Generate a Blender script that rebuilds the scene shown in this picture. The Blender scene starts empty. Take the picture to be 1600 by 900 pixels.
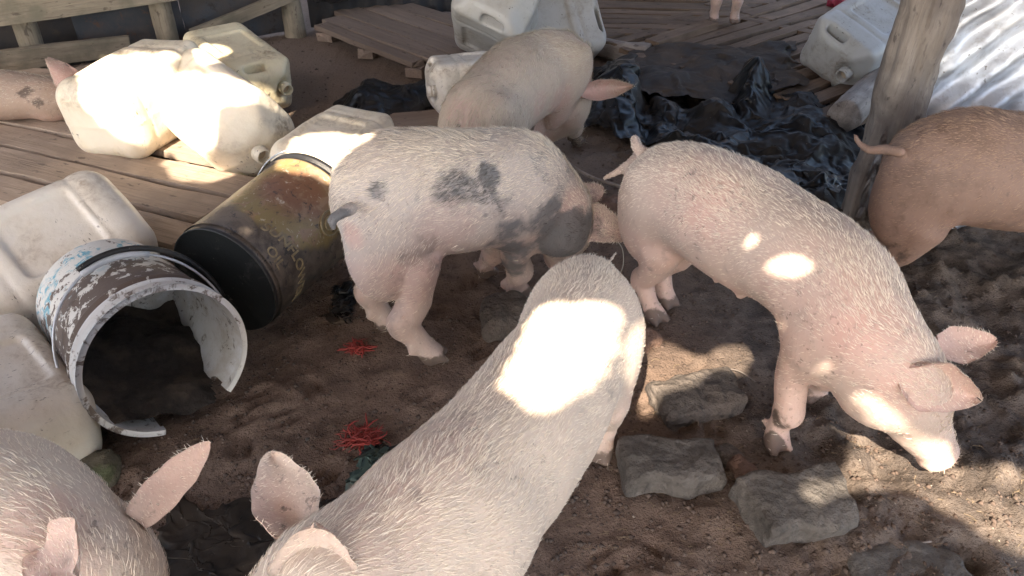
import bpy, math, random
import numpy as np
from mathutils import Vector, Matrix
R = math.radians
rng = np.random.default_rng(7); random.seed(7)
scene = bpy.context.scene

# ------------------------------------------------------------------ camera, sky, sun, exposure
CAM_H, PITCH, FPX = 1.1, R(35), 1186.0
cam = bpy.data.objects.new('camera', bpy.data.cameras.new('camera'))
scene.collection.objects.link(cam)
cam.location = (0, 0, CAM_H); cam.rotation_euler = (R(90) - PITCH, 0, 0)
cam.data.sensor_width = 36; cam.data.lens = 36 * FPX / 1600
cam.data.clip_start = 0.02; cam.data.clip_end = 400
scene.camera = cam
SUN_EL, SUN_FROM = R(46), Vector((-0.26, -0.966, 0)).normalized()
sun_vec = Vector((SUN_FROM.x * math.cos(SUN_EL), SUN_FROM.y * math.cos(SUN_EL), math.sin(SUN_EL)))   # towards the sun
world = bpy.data.worlds.new('World'); scene.world = world; world.use_nodes = True
wn = world.node_tree
sky = wn.nodes.new('ShaderNodeTexSky'); sky.sky_type = 'NISHITA'; sky.sun_disc = False
sky.sun_elevation = SUN_EL; sky.sun_rotation = math.atan2(sun_vec.x, sun_vec.y)
sky.dust_density = 2.5
bg = wn.nodes['Background']; bg.inputs['Strength'].default_value = 0.15
sky_tint = wn.nodes.new('ShaderNodeVectorMath'); sky_tint.operation = 'MULTIPLY'; sky_tint.inputs[1].default_value = (1.03, .97, .90)      # warm tint over the sky colour, serves as white balance
wn.links.new(sky.outputs[0], sky_tint.inputs[0]); wn.links.new(sky_tint.outputs[0], bg.inputs['Color'])
sl = bpy.data.lights.new('sun', 'SUN'); sl.energy = 4.0; sl.angle = R(0.45); sl.color = (1, 0.86, 0.68)
so = bpy.data.objects.new('sun', sl); scene.collection.objects.link(so)
so.rotation_euler = (-sun_vec).to_track_quat('-Z', 'Y').to_euler()
scene.view_settings.view_transform = 'Standard'; scene.view_settings.look = 'None'
scene.view_settings.exposure = 2.3; scene.view_settings.gamma = 1
scene.view_settings.use_curve_mapping = False
scene.cycles.max_bounces = 6; scene.cycles.diffuse_bounces = 4
scene.cycles.sample_clamp_indirect = 6

# ------------------------------------------------------------------ layout helpers
def ray(px, py):
    x = (px - 800) / FPX; v = (450 - py) / FPX
    return Vector((x, math.cos(PITCH) + v * math.sin(PITCH), -math.sin(PITCH) + v * math.cos(PITCH)))
def at(px, py, z=0.0):
    d = ray(px, py); t = (z - CAM_H) / d.z
    return Vector((d.x * t, d.y * t, z))
def on_wall(px, py, A, B):
    d = ray(px, py); n = Vector((B.y - A.y, -(B.x - A.x), 0))
    t = n.dot(Vector((A.x, A.y, 0))) / n.dot(Vector((d.x, d.y, 0)))
    return Vector((d.x * t, d.y * t, CAM_H + d.z * t))

def hash3(ix, iy, iz, s):
    h = (ix.astype(np.int64) * 374761393 + iy.astype(np.int64) * 668265263 + iz.astype(np.int64) * 1442695041 + s * 974634777) & 0xffffffff
    h = ((h ^ (h >> 13)) * 1274126177) & 0xffffffff
    h = ((h ^ (h >> 16)) * 2246822519) & 0xffffffff
    return ((h ^ (h >> 15)) & 0xffffff) / float(0xffffff)
def vn(x, y, z, s=0):
    x, y, z = np.broadcast_arrays(x, y, z)
    ix, iy, iz = np.floor(x), np.floor(y), np.floor(z)
    fx, fy, fz = x - ix, y - iy, z - iz
    fx, fy, fz = [f * f * f * (f * (f * 6 - 15) + 10) for f in (fx, fy, fz)]
    r = 0
    for a in (0, 1):
        for b in (0, 1):
            for c in (0, 1):
                w = (fx if a else 1 - fx) * (fy if b else 1 - fy) * (fz if c else 1 - fz)
                r = r + w * hash3(ix + a, iy + b, iz + c, s)
    return r * 2 - 1
def fbm(x, y, z=0.0, o=4, s=0, gain=.5):
    a, r = 1.0, 0
    for i in range(o):
        r = r + a * vn(np.asarray(x) * 2 ** i, np.asarray(y) * 2 ** i, np.asarray(z) * 2 ** i, s + i * 17); a *= gain
    return r
def sstep(a, b, x):
    t = np.clip((x - a) / (b - a), 0, 1); return t * t * (3 - 2 * t)

_pr = random.Random(5)
PRINTS = [(_pr.uniform(-.75, 1.7), _pr.uniform(.5, 2.5), _pr.uniform(0, 6.28), _pr.uniform(.004, .013)) for _ in range(150)]
def gz(x, y):
    x = np.asarray(x, float); y = np.asarray(y, float)
    mud = sstep(.15, .75, x + .25 * fbm(x * 2, y * 2, 0, 2, 5)) * sstep(3.2, 2.2, y)
    h = .018 * fbm(x * 1.3, y * 1.3, 0, 2, 1) + .008 * fbm(x * 6, y * 6, 0, 3, 2)
    rid = 1 - np.abs(fbm(x * 7, y * 7, 0, 3, 3))
    cl = np.maximum(0, fbm(x * 19, y * 19, 0, 3, 9))
    h = h + mud * (.022 * (rid - .6) + .018 * cl + .022 * fbm(x * 4, y * 4, 0, 3, 8))
    h = h + (1 - mud) * .004 * np.maximum(0, fbm(x * 20, y * 20, 0, 3, 4))
    h = h + .0028 * fbm(x * 48, y * 48, 0, 2, 6) * (.5 + mud)
    for (fx_, fy_, an, dp) in PRINTS:
        c_, s_ = math.cos(an), math.sin(an)
        if h.ndim == 2:
            i0, i1 = np.searchsorted(x[:, 0], (fx_ - .07, fx_ + .07)); j0, j1 = np.searchsorted(y[0], (fy_ - .07, fy_ + .07)); sl_ = (slice(i0, i1), slice(j0, j1))
        else: sl_ = ()
        dx, dy = x[sl_] - fx_, y[sl_] - fy_; u, v = dx * c_ + dy * s_, -dx * s_ + dy * c_
        pit = np.exp(-((u / .030) ** 2 + ((np.abs(v) - .014) / .011) ** 2) ** 1.5) * dp; rim_ = np.exp(-((np.sqrt((u / .042) ** 2 + (v / .036) ** 2) - 1) / .3) ** 2) * dp * .3
        if sl_: h[sl_] += rim_ - pit
        else: h = h + rim_ - pit
    far = sstep(7, 12, np.hypot(x, y - 2))
    h = h * (1 - far)
    # ground scooped level where the broken bucket sits
    return h
def g(px, py):          # the ground point seen at a pixel
    p = at(px, py, 0)
    for _ in range(3): p = at(px, py, float(gz(p.x, p.y)))
    return p

# ------------------------------------------------------------------ object helpers
def tag(o, label=None, cat=None, group=None, kind=None):
    if label: o['label'] = label
    if cat: o['category'] = cat
    if group: o['group'] = group
    if kind: o['kind'] = kind
    return o
WM = {}      # world matrix of every object built here
def empty(name, loc, label=None, cat=None, group=None):
    o = bpy.data.objects.new(name, None); scene.collection.objects.link(o); o.location = loc
    o.empty_display_size = .1; WM[o.name] = Matrix.Translation(Vector(loc))
    return tag(o, label, cat, group)
def mesh(name, V, F, m, parent=None, M=None, smooth=True, attrs=None):
    """V world coordinates (or local ones with M given); linked as one object"""
    V = np.asarray(V, float).reshape(-1, 3)
    if M is None: M = Matrix.Translation(Vector(V.mean(0))); V = V - V.mean(0)
    me = bpy.data.meshes.new(name)
    if isinstance(F, np.ndarray) and F.ndim == 2:
        n, k = F.shape
        me.vertices.add(len(V)); me.vertices.foreach_set('co', V.astype(np.float32).ravel())
        me.loops.add(n * k); me.loops.foreach_set('vertex_index', F.astype(np.int32).ravel())
        me.polygons.add(n); me.polygons.foreach_set('loop_start', np.arange(0, n * k, k, dtype=np.int32))
        me.update(calc_edges=True)
    else:
        me.from_pydata([tuple(v) for v in V], [], [tuple(int(i) for i in f) for f in F]); me.update()
    me.polygons.foreach_set('use_smooth', [smooth] * len(me.polygons))
    for k, a in (attrs or {}).items():
        at_ = me.attributes.new(k, 'FLOAT', 'POINT'); at_.data.foreach_set('value', np.asarray(a, np.float32))
    me.materials.append(m)
    o = bpy.data.objects.new(name, me); scene.collection.objects.link(o)
    WM[o.name] = M.copy()
    if parent is not None: o.parent = parent; o.matrix_basis = WM[parent.name].inverted() @ M
    else: o.matrix_basis = M
    return o
def frame(x, z_hint=Vector((0, 0, 1))):
    """3x3 with local X along x and local Z near z_hint"""
    x = Vector(x).normalized(); z = (Vector(z_hint) - x * x.dot(Vector(z_hint))).normalized(); y = z.cross(x)
    return Matrix((x, y, z)).transposed()
def M4(loc, rot3): return Matrix.Translation(Vector(loc)) @ rot3.to_4x4()
def grid_faces(nu, nv, closed_u=False, closed_v=False):
    F = []
    for i in range(nu if closed_u else nu - 1):
        for j in range(nv if closed_v else nv - 1):
            a, b = i * nv + j, i * nv + (j + 1) % nv; c, d = ((i + 1) % nu) * nv + (j + 1) % nv, ((i + 1) % nu) * nv + j
            F.append((a, d, c, b))
    return F
def tube(P, r, n=8, cap=True):
    P = [Vector(p) for p in P]; r = r if hasattr(r, '__len__') else [r] * len(P)
    V, F = [], []; up = Vector((0.13, .21, .97)).normalized()
    for i, p in enumerate(P):
        t = (P[min(i + 1, len(P) - 1)] - P[max(i - 1, 0)]).normalized()
        up = (up - t * t.dot(up)).normalized(); s = t.cross(up)
        for k in range(n):
            a = 2 * math.pi * k / n; V.append(p + (up * math.cos(a) + s * math.sin(a)) * r[i])
    F = [tuple(reversed(f)) for f in grid_faces(len(P), n, False, True)]
    if cap: F += [tuple(reversed(range(n))), tuple(range((len(P) - 1) * n, len(P) * n))]
    return V, F
def join(parts):
    V, F = [], []
    for v, f in parts:
        o = len(V); V += [Vector(p) for p in v]; F += [tuple(i + o for i in q) for q in f]
    return V, F
def crom(P, n):
    """Catmull-Rom through rows of P, n samples per span"""
    P = np.asarray(P, float); P = np.vstack([2 * P[0] - P[1], P, 2 * P[-1] - P[-2]]); out = []
    for i in range(1, len(P) - 2):
        for t in np.linspace(0, 1, n, endpoint=False):
            a, b, c, d = P[i - 1], P[i], P[i + 1], P[i + 2]
            out.append(.5 * (2 * b + (c - a) * t + (2 * a - 5 * b + 4 * c - d) * t * t + (3 * b - a - 3 * c + d) * t ** 3))
    out.append(P[-2]); return np.array(out)

# ------------------------------------------------------------------ node helper
class Mat:
    def __init__(s, name):
        s.m = bpy.data.materials.new(name); s.m.use_nodes = True; s.nt = s.m.node_tree
        s.b = s.nt.nodes['Principled BSDF']; s.out = s.nt.nodes['Material Output']
    def put(s, sock, v):
        if isinstance(v, bpy.types.NodeSocket): s.nt.links.new(v, sock)
        elif isinstance(v, (tuple, list)) and len(v) == 3 and sock.type == 'RGBA': sock.default_value = (*v, 1)
        else: sock.default_value = v
    def n(s, typ, ins=None, **props):
        nd = s.nt.nodes.new('ShaderNode' + typ)
        for k, v in props.items(): setattr(nd, k, v)
        for k, v in (ins or {}).items(): s.put(nd.inputs[k], v)
        return nd
    def P(s, **k):
        for a, v in k.items(): s.put(s.b.inputs[a.replace('_', ' ')], v)
        return s
    def obj(s): return s.n('TexCoord').outputs['Object']
    def geo(s): return s.n('NewGeometry').outputs['Position']
    def scale(s, vec, v): return s.n('VectorMath', {0: vec, 1: v}, operation='MULTIPLY').outputs[0]
    def noise(s, vec, sc, det=4, rough=.55, dist=0): return s.n('TexNoise', {'Vector': vec, 'Scale': sc, 'Detail': det, 'Roughness': rough, 'Distortion': dist}).outputs[0]
    def vor(s, vec, sc, feature='F1', rnd=1): return s.n('TexVoronoi', {'Vector': vec, 'Scale': sc, 'Randomness': rnd}, feature=feature).outputs[0]
    def ramp(s, f, a, b, lo=0., hi=1.): return s.n('MapRange', {'Value': f, 'From Min': a, 'From Max': b, 'To Min': lo, 'To Max': hi}, interpolation_type='SMOOTHSTEP').outputs[0]
    def mix(s, f, a, b):
        nd = s.n('Mix', data_type='RGBA'); s.put(nd.inputs[0], f); s.put(nd.inputs[6], a); s.put(nd.inputs[7], b); return nd.outputs[2]
    def math(s, op, a, b=0.): 
        nd = s.n('Math', operation=op); s.put(nd.inputs[0], a); s.put(nd.inputs[1], b); return nd.outputs[0]
    def attr(s, n): return s.n('Attribute', attribute_name=n).outputs['Fac']
    def bump(s, h, st=.3, d=.01, normal=None):
        nd = s.n('Bump', {'Height': h, 'Strength': st, 'Distance': d})
        if normal is not None: s.put(nd.inputs['Normal'], normal)
        return nd.outputs[0]
    def sep(s, v): return s.n('SeparateXYZ', {0: v}).outputs

# ------------------------------------------------------------------ materials
def mat_ground():
    k = Mat('dirt'); p = k.geo(); xyz = k.sep(p)
    n1 = k.noise(p, 2.2, 5); n2 = k.noise(p, 14, 6, .65); n3 = k.noise(p, 90, 4, .6)
    mud = k.ramp(k.math('ADD', xyz[0], k.math('MULTIPLY', k.math('SUBTRACT', n1, .5), .9)), .15, .65)
    near = k.ramp(xyz[1], 3.0, 2.2)
    mud = k.math('MULTIPLY', mud, near)
    dry = k.mix(k.ramp(n1, .35, .65), (.185, .128, .098), (.24, .172, .134))
    dry = k.mix(k.ramp(n2, .4, .7), dry, (.13, .09, .07))
    sand = k.mix(n2, (.20, .145, .11), (.27, .205, .16))
    back = k.ramp(xyz[1], 1.9, 2.7)
    dry = k.mix(back, dry, sand)
    md = k.mix(k.ramp(n2, .35, .65), (.085, .068, .058), (.20, .158, .13))
    c = k.mix(mud, dry, md)
    grit = k.ramp(k.vor(p, 260), .0, .28, 1, 0)
    gm = k.math('MULTIPLY', grit, k.ramp(k.noise(p, 40, 2), .5, .62))
    c = k.mix(k.math('MULTIPLY', gm, .55), c, (.34, .25, .18))
    dk = k.math('MULTIPLY', k.ramp(k.noise(p, 130, 3), .58, .68), .6)
    c = k.mix(dk, c, (.04, .028, .022))
    h = k.math('ADD', k.math('MULTIPLY', n2, .6), k.math('MULTIPLY', n3, .35))
    h = k.math('ADD', h, k.math('MULTIPLY', grit, .12))
    h = k.math('ADD', h, k.math('MULTIPLY', k.noise(p, 200, 4, .7), .35))
    ro = k.ramp(k.math('MULTIPLY', mud, n1), .3, .62, .95, .62)
    k.P(Base_Color=c, Roughness=ro, Normal=k.bump(h, .9, .022)); k.b.inputs['Specular IOR Level'].default_value = .25
    return k.m
def mat_wood(name, a, b, dark, dirt=(.2, .15, .11), grain=1., rough=.85):
    k = Mat(name); o = k.obj(); rnd = k.n('ObjectInfo').outputs['Random']
    v = k.n('VectorMath', {0: o, 1: k.n('CombineXYZ', {0: k.math('MULTIPLY', rnd, 31.), 1: k.math('MULTIPLY', rnd, 17.)}).outputs[0]}, operation='ADD').outputs[0]
    st = k.scale(v, (1.2, 16, 16)); n1 = k.noise(st, 2.2 * grain, 8, .62, .4); n2 = k.noise(k.scale(v, (3, 60, 60)), 3, 4, .6)
    spots = k.noise(v, 9, 4, .6)
    c = k.mix(k.ramp(n1, .3, .7), a, b)
    c = k.mix(k.math('MULTIPLY', k.ramp(n2, .55, .72), .55), c, dark)
    c = k.mix(k.math('MULTIPLY', k.ramp(spots, .42, .7), .75), c, dirt)
    c = k.mix(k.math('MULTIPLY', k.ramp(k.noise(k.scale(v, (4, 9, 9)), 5, 4), .62, .7), .7), c, dark)
    tone = k.n('HueSaturation', {'Color': c, 'Value': k.ramp(rnd, 0, 1, .82, 1.15), 'Saturation': .95}).outputs[0]
    h = k.math('ADD', n1, k.math('MULTIPLY', n2, .5))
    k.P(Base_Color=tone, Roughness=rough, Normal=k.bump(h, .6, .008)); return k.m
def mat_can(name, base, dirtc=(.2, .14, .09), amount=.5, sss=.25):
    k = Mat(name); o = k.obj(); rnd = k.n('ObjectInfo').outputs['Random']
    v = k.n('VectorMath', {0: o, 1: k.n('CombineXYZ', {0: k.math('MULTIPLY', rnd, 13.), 2: k.math('MULTIPLY', rnd, 7.)}).outputs[0]}, operation='ADD').outputs[0]
    n1 = k.noise(v, 6, 6, .65); n2 = k.noise(v, 28, 6, .7, 1.5); n3 = k.noise(k.scale(v, (1, 1, 4)), 60, 3)
    c = k.mix(k.ramp(n1, .3, .7), base, tuple(x * y for x, y in zip(base, (.9, .86, .8))))
    sm = k.math('MULTIPLY', k.ramp(n1, .45, .75), k.ramp(n2, .4, .62))
    c = k.mix(k.math('MULTIPLY', sm, amount), c, dirtc)
    scuff = k.math('MULTIPLY', k.ramp(n3, .64, .7), k.ramp(k.noise(v, 5, 2), .5, .6))
    c = k.mix(k.math('MULTIPLY', scuff, .8), c, (.07, .05, .035))
    k.P(Base_Color=c, Roughness=k.ramp(sm, 0, 1, .42, .8), Normal=k.bump(k.math('ADD', n1, k.math('MULTIPLY', n2, .12)), .25, .02))
    k.b.inputs['Subsurface Weight'].default_value = sss; k.b.inputs['Subsurface Radius'].default_value = (.05, .038, .024); k.b.inputs['Subsurface Scale'].default_value = 1
    return k.m
def mat_plain(name, c, rough=.6, metal=0., nsc=30, var=.25, bump=.15, c2=None, thr=(.45, .7), bd=.005):
    k = Mat(name); o = k.obj(); n1 = k.noise(o, nsc, 5, .6); n2 = k.noise(o, nsc * .2, 4)
    col = k.mix(k.ramp(n1, .3, .7), tuple(x * (1 - var) for x in c), c)
    if c2: col = k.mix(k.ramp(n2, *thr), col, c2)
    k.P(Base_Color=col, Roughness=rough, Metallic=metal, Normal=k.bump(n1, bump, bd)); return k.m
def mat_tarp(name, c, dust=(.13, .1, .08), amt=.5, rough=.33):
    k = Mat(name); o = k.obj(); n1 = k.noise(o, 5, 6, .65); n2 = k.noise(o, 30, 5, .65, .8); n3 = k.noise(o, 120, 3)
    d = k.math('MULTIPLY', k.ramp(k.math('ADD', n1, k.math('MULTIPLY', n2, .35)), .55, .85), amt)
    col = k.mix(d, c, dust)
    col = k.mix(k.math('MULTIPLY', k.ramp(n3, .68, .75), .5), col, (.3, .26, .22))
    k.P(Base_Color=col, Roughness=k.ramp(d, 0, .6, rough, .8), Normal=k.bump(k.math('ADD', k.math('MULTIPLY', n2, .3), n1), .16, .012)); k.b.inputs['Specular IOR Level'].default_value = .28; return k.m
def mat_skin(name, base, pinkc, darkc, dirtc, mott=.5, haze=.25):
    k = Mat(name); p = k.obj(); n1 = k.noise(p, 7, 5, .6); n2 = k.noise(p, 34, 5, .65); n3 = k.noise(p, 150, 3, .6)
    pink, dark, dirt = k.attr('pink'), k.attr('dark'), k.attr('dirt')
    c = k.mix(k.ramp(n1, .3, .7), base, tuple(x * .92 + y * .08 for x, y in zip(base, pinkc)))
    c = k.mix(k.math('MULTIPLY', pink, k.ramp(n1, .25, .6, .6, 1.)), c, pinkc)
    # grey-brown grime lying in the coat
    gr = k.math('MULTIPLY', k.ramp(k.math('ADD', n1, k.math('MULTIPLY', k.math('SUBTRACT', n2, .5), .5)), .5, .72), mott)
    c = k.mix(gr, c, dirtc)
    dm = k.ramp(k.math('ADD', dark, k.math('ADD', k.math('MULTIPLY', k.math('SUBTRACT', n2, .5), 1.3), k.math('MULTIPLY', k.math('SUBTRACT', k.noise(p, 17, 3), .5), 1.5))), .18, 1.05)
    c = k.mix(k.math('MULTIPLY', dm, .85), c, darkc)
    mm = k.ramp(k.math('ADD', dirt, k.math('MULTIPLY', k.math('SUBTRACT', n2, .5), 1.1)), .45, .7)
    c = k.mix(k.math('MULTIPLY', mm, .85), c, (.085, .06, .048))
    sp = k.math('MULTIPLY', k.ramp(n3, .67, .73), .45)
    c = k.mix(sp, c, (.13, .095, .08))
    s2 = k.math('MULTIPLY', k.ramp(k.noise(p, 75, 4, .7), .58, .66), k.ramp(k.noise(p, 5, 3), .46, .62, 0, .6)); c = k.mix(s2, c, (.16, .12, .105))
    c = k.mix(.08, c, (.12, .10, .085))
    st = k.noise(k.scale(p, (1, 1, .4)), 220, 2)
    h = k.math('ADD', k.math('MULTIPLY', n3, .5), k.math('ADD', k.math('MULTIPLY', st, .35), k.math('MULTIPLY', n2, .9)))
    k.P(Base_Color=c, Roughness=.62, Normal=k.bump(h, .3, .005))
    k.b.inputs['Specular IOR Level'].default_value = .3
    k.b.inputs['Subsurface Weight'].default_value = .12; k.b.inputs['Subsurface Radius'].default_value = (.012, .005, .003); k.b.inputs['Subsurface Scale'].default_value = 1
    return k.m
def mat_hair(name, a, darkc=(.05, .05, .055)):
    k = Mat(name); r = k.attr('hr'); c = k.mix(r, tuple(x * .8 for x in a), a)
    c = k.mix(k.ramp(k.attr('dark'), .4, .6, 0, .9), c, darkc)
    k.P(Base_Color=c, Roughness=.55); return k.m
def mat_rock(name, a, b, moss=None):
    k = Mat(name); p = k.obj(); n1 = k.noise(p, 9, 7, .65); n2 = k.noise(p, 55, 6, .7); v = k.vor(p, 60)
    c = k.mix(k.ramp(n1, .35, .65), a, b); c = k.mix(k.math('MULTIPLY', k.ramp(n2, .5, .7), .6), c, tuple(x * .45 for x in a))
    c = k.mix(k.math('MULTIPLY', k.ramp(n2, .42, .3), .5), c, tuple(min(1, x * 1.5) for x in b))
    if moss: c = k.mix(k.ramp(n1, .5, .6), c, moss)
    h = k.math('ADD', k.math('MULTIPLY', n2, .7), k.math('MULTIPLY', v, .35))
    k.P(Base_Color=c, Roughness=.9, Normal=k.bump(k.math('ADD', h, n1), 1., .024)); return k.m

MG = mat_ground()
W_PLAT = mat_wood('weathered_plank', (.25, .185, .135), (.36, .275, .205), (.07, .05, .038), (.22, .165, .125))
W_BACK = mat_wood('dusty_plank', (.19, .135, .10), (.25, .185, .14), (.07, .05, .036), (.22, .16, .12))
W_SLAT = mat_wood('damp_slat', (.13, .08, .05), (.21, .14, .09), (.04, .026, .018), (.11, .075, .05))
W_FEN = mat_wood('grey_rail', (.2, .165, .12), (.3, .25, .18), (.08, .06, .045), (.13, .12, .085))
W_POST = mat_wood('bark_post', (.20, .165, .14), (.38, .33, .285), (.07, .055, .05), (.15, .12, .105), .7)
CAN_W = mat_can('white_plastic', (.78, .71, .58), amount=.75, sss=.22)
CAN_Y = mat_can('ivory_plastic', (.72, .65, .47), amount=.8, sss=.22)
CAN_G = mat_can('grey_white_plastic', (.46, .45, .43), (.14, .10, .07), .75, .1)
CAN_B = mat_can('pale_plastic', (.70, .65, .58), (.24, .16, .11), .9, .12)
TARP = mat_tarp('black_polythene', (.006, .0075, .010), (.05, .04, .032), .55, .28)
TARP2 = mat_tarp('dirty_polythene', (.03, .024, .02), (.085, .062, .046), .9, .6)
BLACKP = mat_tarp('black_plastic', (.012, .014, .016), (.10, .085, .07), .35, .4)

# ------------------------------------------------------------------ ground
def axis_coords(lo, hi, step, far, growth=1.25):
    a = list(np.arange(lo, hi + 1e-6, step)); s = step
    while a[-1] < far: s *= growth; a.append(a[-1] + s)
    s = step
    while a[0] > -far: s *= growth; a.insert(0, a[0] - s)
    return np.array(a)
gx = axis_coords(-1.6, 1.9, .0075, 150); gy = axis_coords(.35, 2.7, .0075, 150)
GX, GY = np.meshgrid(gx, gy, indexing='ij')
V = np.stack([GX, GY, gz(GX, GY)], -1).reshape(-1, 3)
nx, ny = len(gx), len(gy)
ii = np.arange(nx * ny).reshape(nx, ny)
F = np.stack([ii[:-1, :-1], ii[1:, :-1], ii[1:, 1:], ii[:-1, 1:]], -1).reshape(-1, 4)
tag(mesh('ground', V, F, MG, M=Matrix.Identity(4)), kind='structure')

# ------------------------------------------------------------------ implicit surfaces
class Field:
    def __init__(s, lo, hi, h):
        s.lo = np.array(lo, float); s.h = h
        n = np.ceil((np.array(hi) - s.lo) / h).astype(int) + 1; s.n = n
        s.ax = [s.lo[i] + h * np.arange(n[i]) for i in range(3)]
    def new(s): return np.full(s.n, .12, np.float32)
    def _sl(s, c, r):
        a = np.clip(((c - r - s.lo) / s.h).astype(int), 0, s.n - 1); b = np.clip(((c + r - s.lo) / s.h).astype(int) + 2, 1, s.n)
        sl = tuple(slice(i, j) for i, j in zip(a, b))
        X = (s.ax[0][sl[0]] - c[0])[:, None, None]; Y = (s.ax[1][sl[1]] - c[1])[None, :, None]; Z = (s.ax[2][sl[2]] - c[2])[None, None, :]
        return sl, X, Y, Z
    def ell(s, f, c, ax, r, pad=.07):
        c = np.array(c, float); sl, X, Y, Z = s._sl(c, max(r) + pad); k0 = 0; k1 = 0
        for a, q in zip(ax, r):
            u = (X * a[0] + Y * a[1] + Z * a[2]); k0 = k0 + (u / q) ** 2; k1 = k1 + (u / q ** 2) ** 2
        k0 = np.sqrt(k0); k1 = np.sqrt(k1) + 1e-9
        f[sl] = np.minimum(f[sl], k0 * (k0 - 1) / k1)
    def seg(s, f, a, b, ra, rb, pad=.07):
        a, b = np.array(a, float), np.array(b, float); c = (a + b) / 2; L = b - a
        sl, X, Y, Z = s._sl(c, np.linalg.norm(L) / 2 + max(ra, rb) + pad); l2 = L @ L + 1e-12
        px, py, pz = X + c[0] - a[0], Y + c[1] - a[1], Z + c[2] - a[2]
        t = np.clip((px * L[0] + py * L[1] + pz * L[2]) / l2, 0, 1)
        d = np.sqrt((px - t * L[0]) ** 2 + (py - t * L[1]) ** 2 + (pz - t * L[2]) ** 2) - (ra + (rb - ra) * t)
        f[sl] = np.minimum(f[sl], d)
    def grid(s): return np.meshgrid(*s.ax, indexing='ij', sparse=True)
def smin(a, b, k):
    h = np.clip(.5 + .5 * (b - a) / k, 0, 1); return b * (1 - h) + a * h - k * h * (1 - h)
def nets(f, lo, h, relax=2):
    s = f < 0; n = f.shape; cn = (n[0] - 1, n[1] - 1, n[2] - 1); tot = cn[0] * cn[1] * cn[2]
    idl, pos, quads = [], [], []
    flat = lambda c: (c[:, 0] * cn[1] + c[:, 1]) * cn[2] + c[:, 2]
    for ax in range(3):
        a = [slice(None)] * 3; b = [slice(None)] * 3; a[ax] = slice(0, -1); b[ax] = slice(1, None)
        e = np.argwhere(s[tuple(a)] != s[tuple(b)]); o1, o2 = (ax + 1) % 3, (ax + 2) % 3
        ok = (e[:, o1] > 0) & (e[:, o2] > 0) & (e[:, o1] < cn[o1]) & (e[:, o2] < cn[o2]); e = e[ok]
        e2 = e.copy(); e2[:, ax] += 1
        f0 = f[tuple(e.T)]; f1 = f[tuple(e2.T)]; t = f0 / (f0 - f1)
        p = e.astype(float); p[:, ax] += t; q = []
        for d1, d2 in ((0, 0), (1, 0), (1, 1), (0, 1)):
            c = e.copy(); c[:, o1] -= d1; c[:, o2] -= d2; fl = flat(c); idl.append(fl); pos.append(p); q.append(fl)
        q = np.stack(q, 1); flip = s[tuple(e.T)]
        q[~flip] = q[~flip][:, ::-1]; quads.append(q)
    idl = np.concatenate(idl); pos = np.concatenate(pos); quads = np.concatenate(quads)
    u, inv = np.unique(idl, return_inverse=True); cnt = np.bincount(inv)
    V = np.stack([np.bincount(inv, pos[:, i]) / cnt for i in range(3)], 1)
    F = np.searchsorted(u, quads)
    for _ in range(relax):
        S = np.zeros_like(V); C = np.zeros(len(V))
        for i in range(4):
            a, b = F[:, i], F[:, (i + 1) % 4]
            for j in range(3): S[:, j] += np.bincount(a, V[b, j], len(V)) + np.bincount(b, V[a, j], len(V))
            C += np.bincount(a, minlength=len(V)) + np.bincount(b, minlength=len(V))
        V = V * .4 + S / np.maximum(C, 1)[:, None] * .6
    return V * h + lo, F

def nrm(v): v = np.asarray(v, float); return v / (np.linalg.norm(v) + 1e-12)
# ------------------------------------------------------------------ pigs
def ear_mesh(base, tip, wdir, width, cup=.35, curl=.15, thick=.006, nu=22, nv=15, blunt=.5):
    seed_ = float(base[0]) * 40
    """leaf-shaped shell; wdir across the ear, concave side along tip x wdir"""
    base, tip = np.array(base, float), np.array(tip, float); L = np.linalg.norm(tip - base); d = nrm(tip - base)
    w = nrm(np.array(wdir, float) - d * np.dot(wdir, d)); nn = np.cross(d, w); V = []; pk = []
    for sgn in (1, -1):
        for i in range(nu):
            u = i / (nu - 1)
            prof = (math.sin(math.pi * min(1, (u * .78 + .22)) ** 1.0) ** blunt) * (1 - .25 * u)
            hw = max(width * .5 * prof * (1 + .05 * math.sin(9 * u + seed_) + .03 * math.sin(23 * u)), .0015)
            if u < .25: hw *= .72 + .28 * u / .25
            for j in range(nv):
                v = j / (nv - 1) * 2 - 1
                edge = 1 - abs(v) ** 6
                wob = .02 * math.sin(7 * u + 3 * v)
                p = base + d * (L * u) + w * (hw * v) + nn * (cup * width * (v * v - .35) * (1 - .5 * u) * .5 + curl * L * (u - .1) ** 2 + wob * width)
                p = p + nn * (sgn * thick * .5 * max(edge, .12) * (1.2 + 2.2 * max(0, 1 - u * 2.5) - u * .5))
                V.append(p); pk.append(.75 if sgn > 0 else .25)
    F = []; off = nu * nv
    for i in range(nu - 1):
        for j in range(nv - 1):
            a, b, c, e = i * nv + j, i * nv + j + 1, (i + 1) * nv + j + 1, (i + 1) * nv + j
            F.append((a, b, c, e)); F.append((off + a, off + e, off + c, off + b))
    rim = [i * nv for i in range(nu)] + [(nu - 1) * nv + j for j in range(1, nv)] + [i * nv + nv - 1 for i in range(nu - 2, -1, -1)] + [j for j in range(nv - 2, 0, -1)]
    for a, b in zip(rim, rim[1:] + rim[:1]): F.append((b, a, off + a, off + b))
    return np.array(V), np.array(F)[:, ::-1], np.array(pk)

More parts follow.
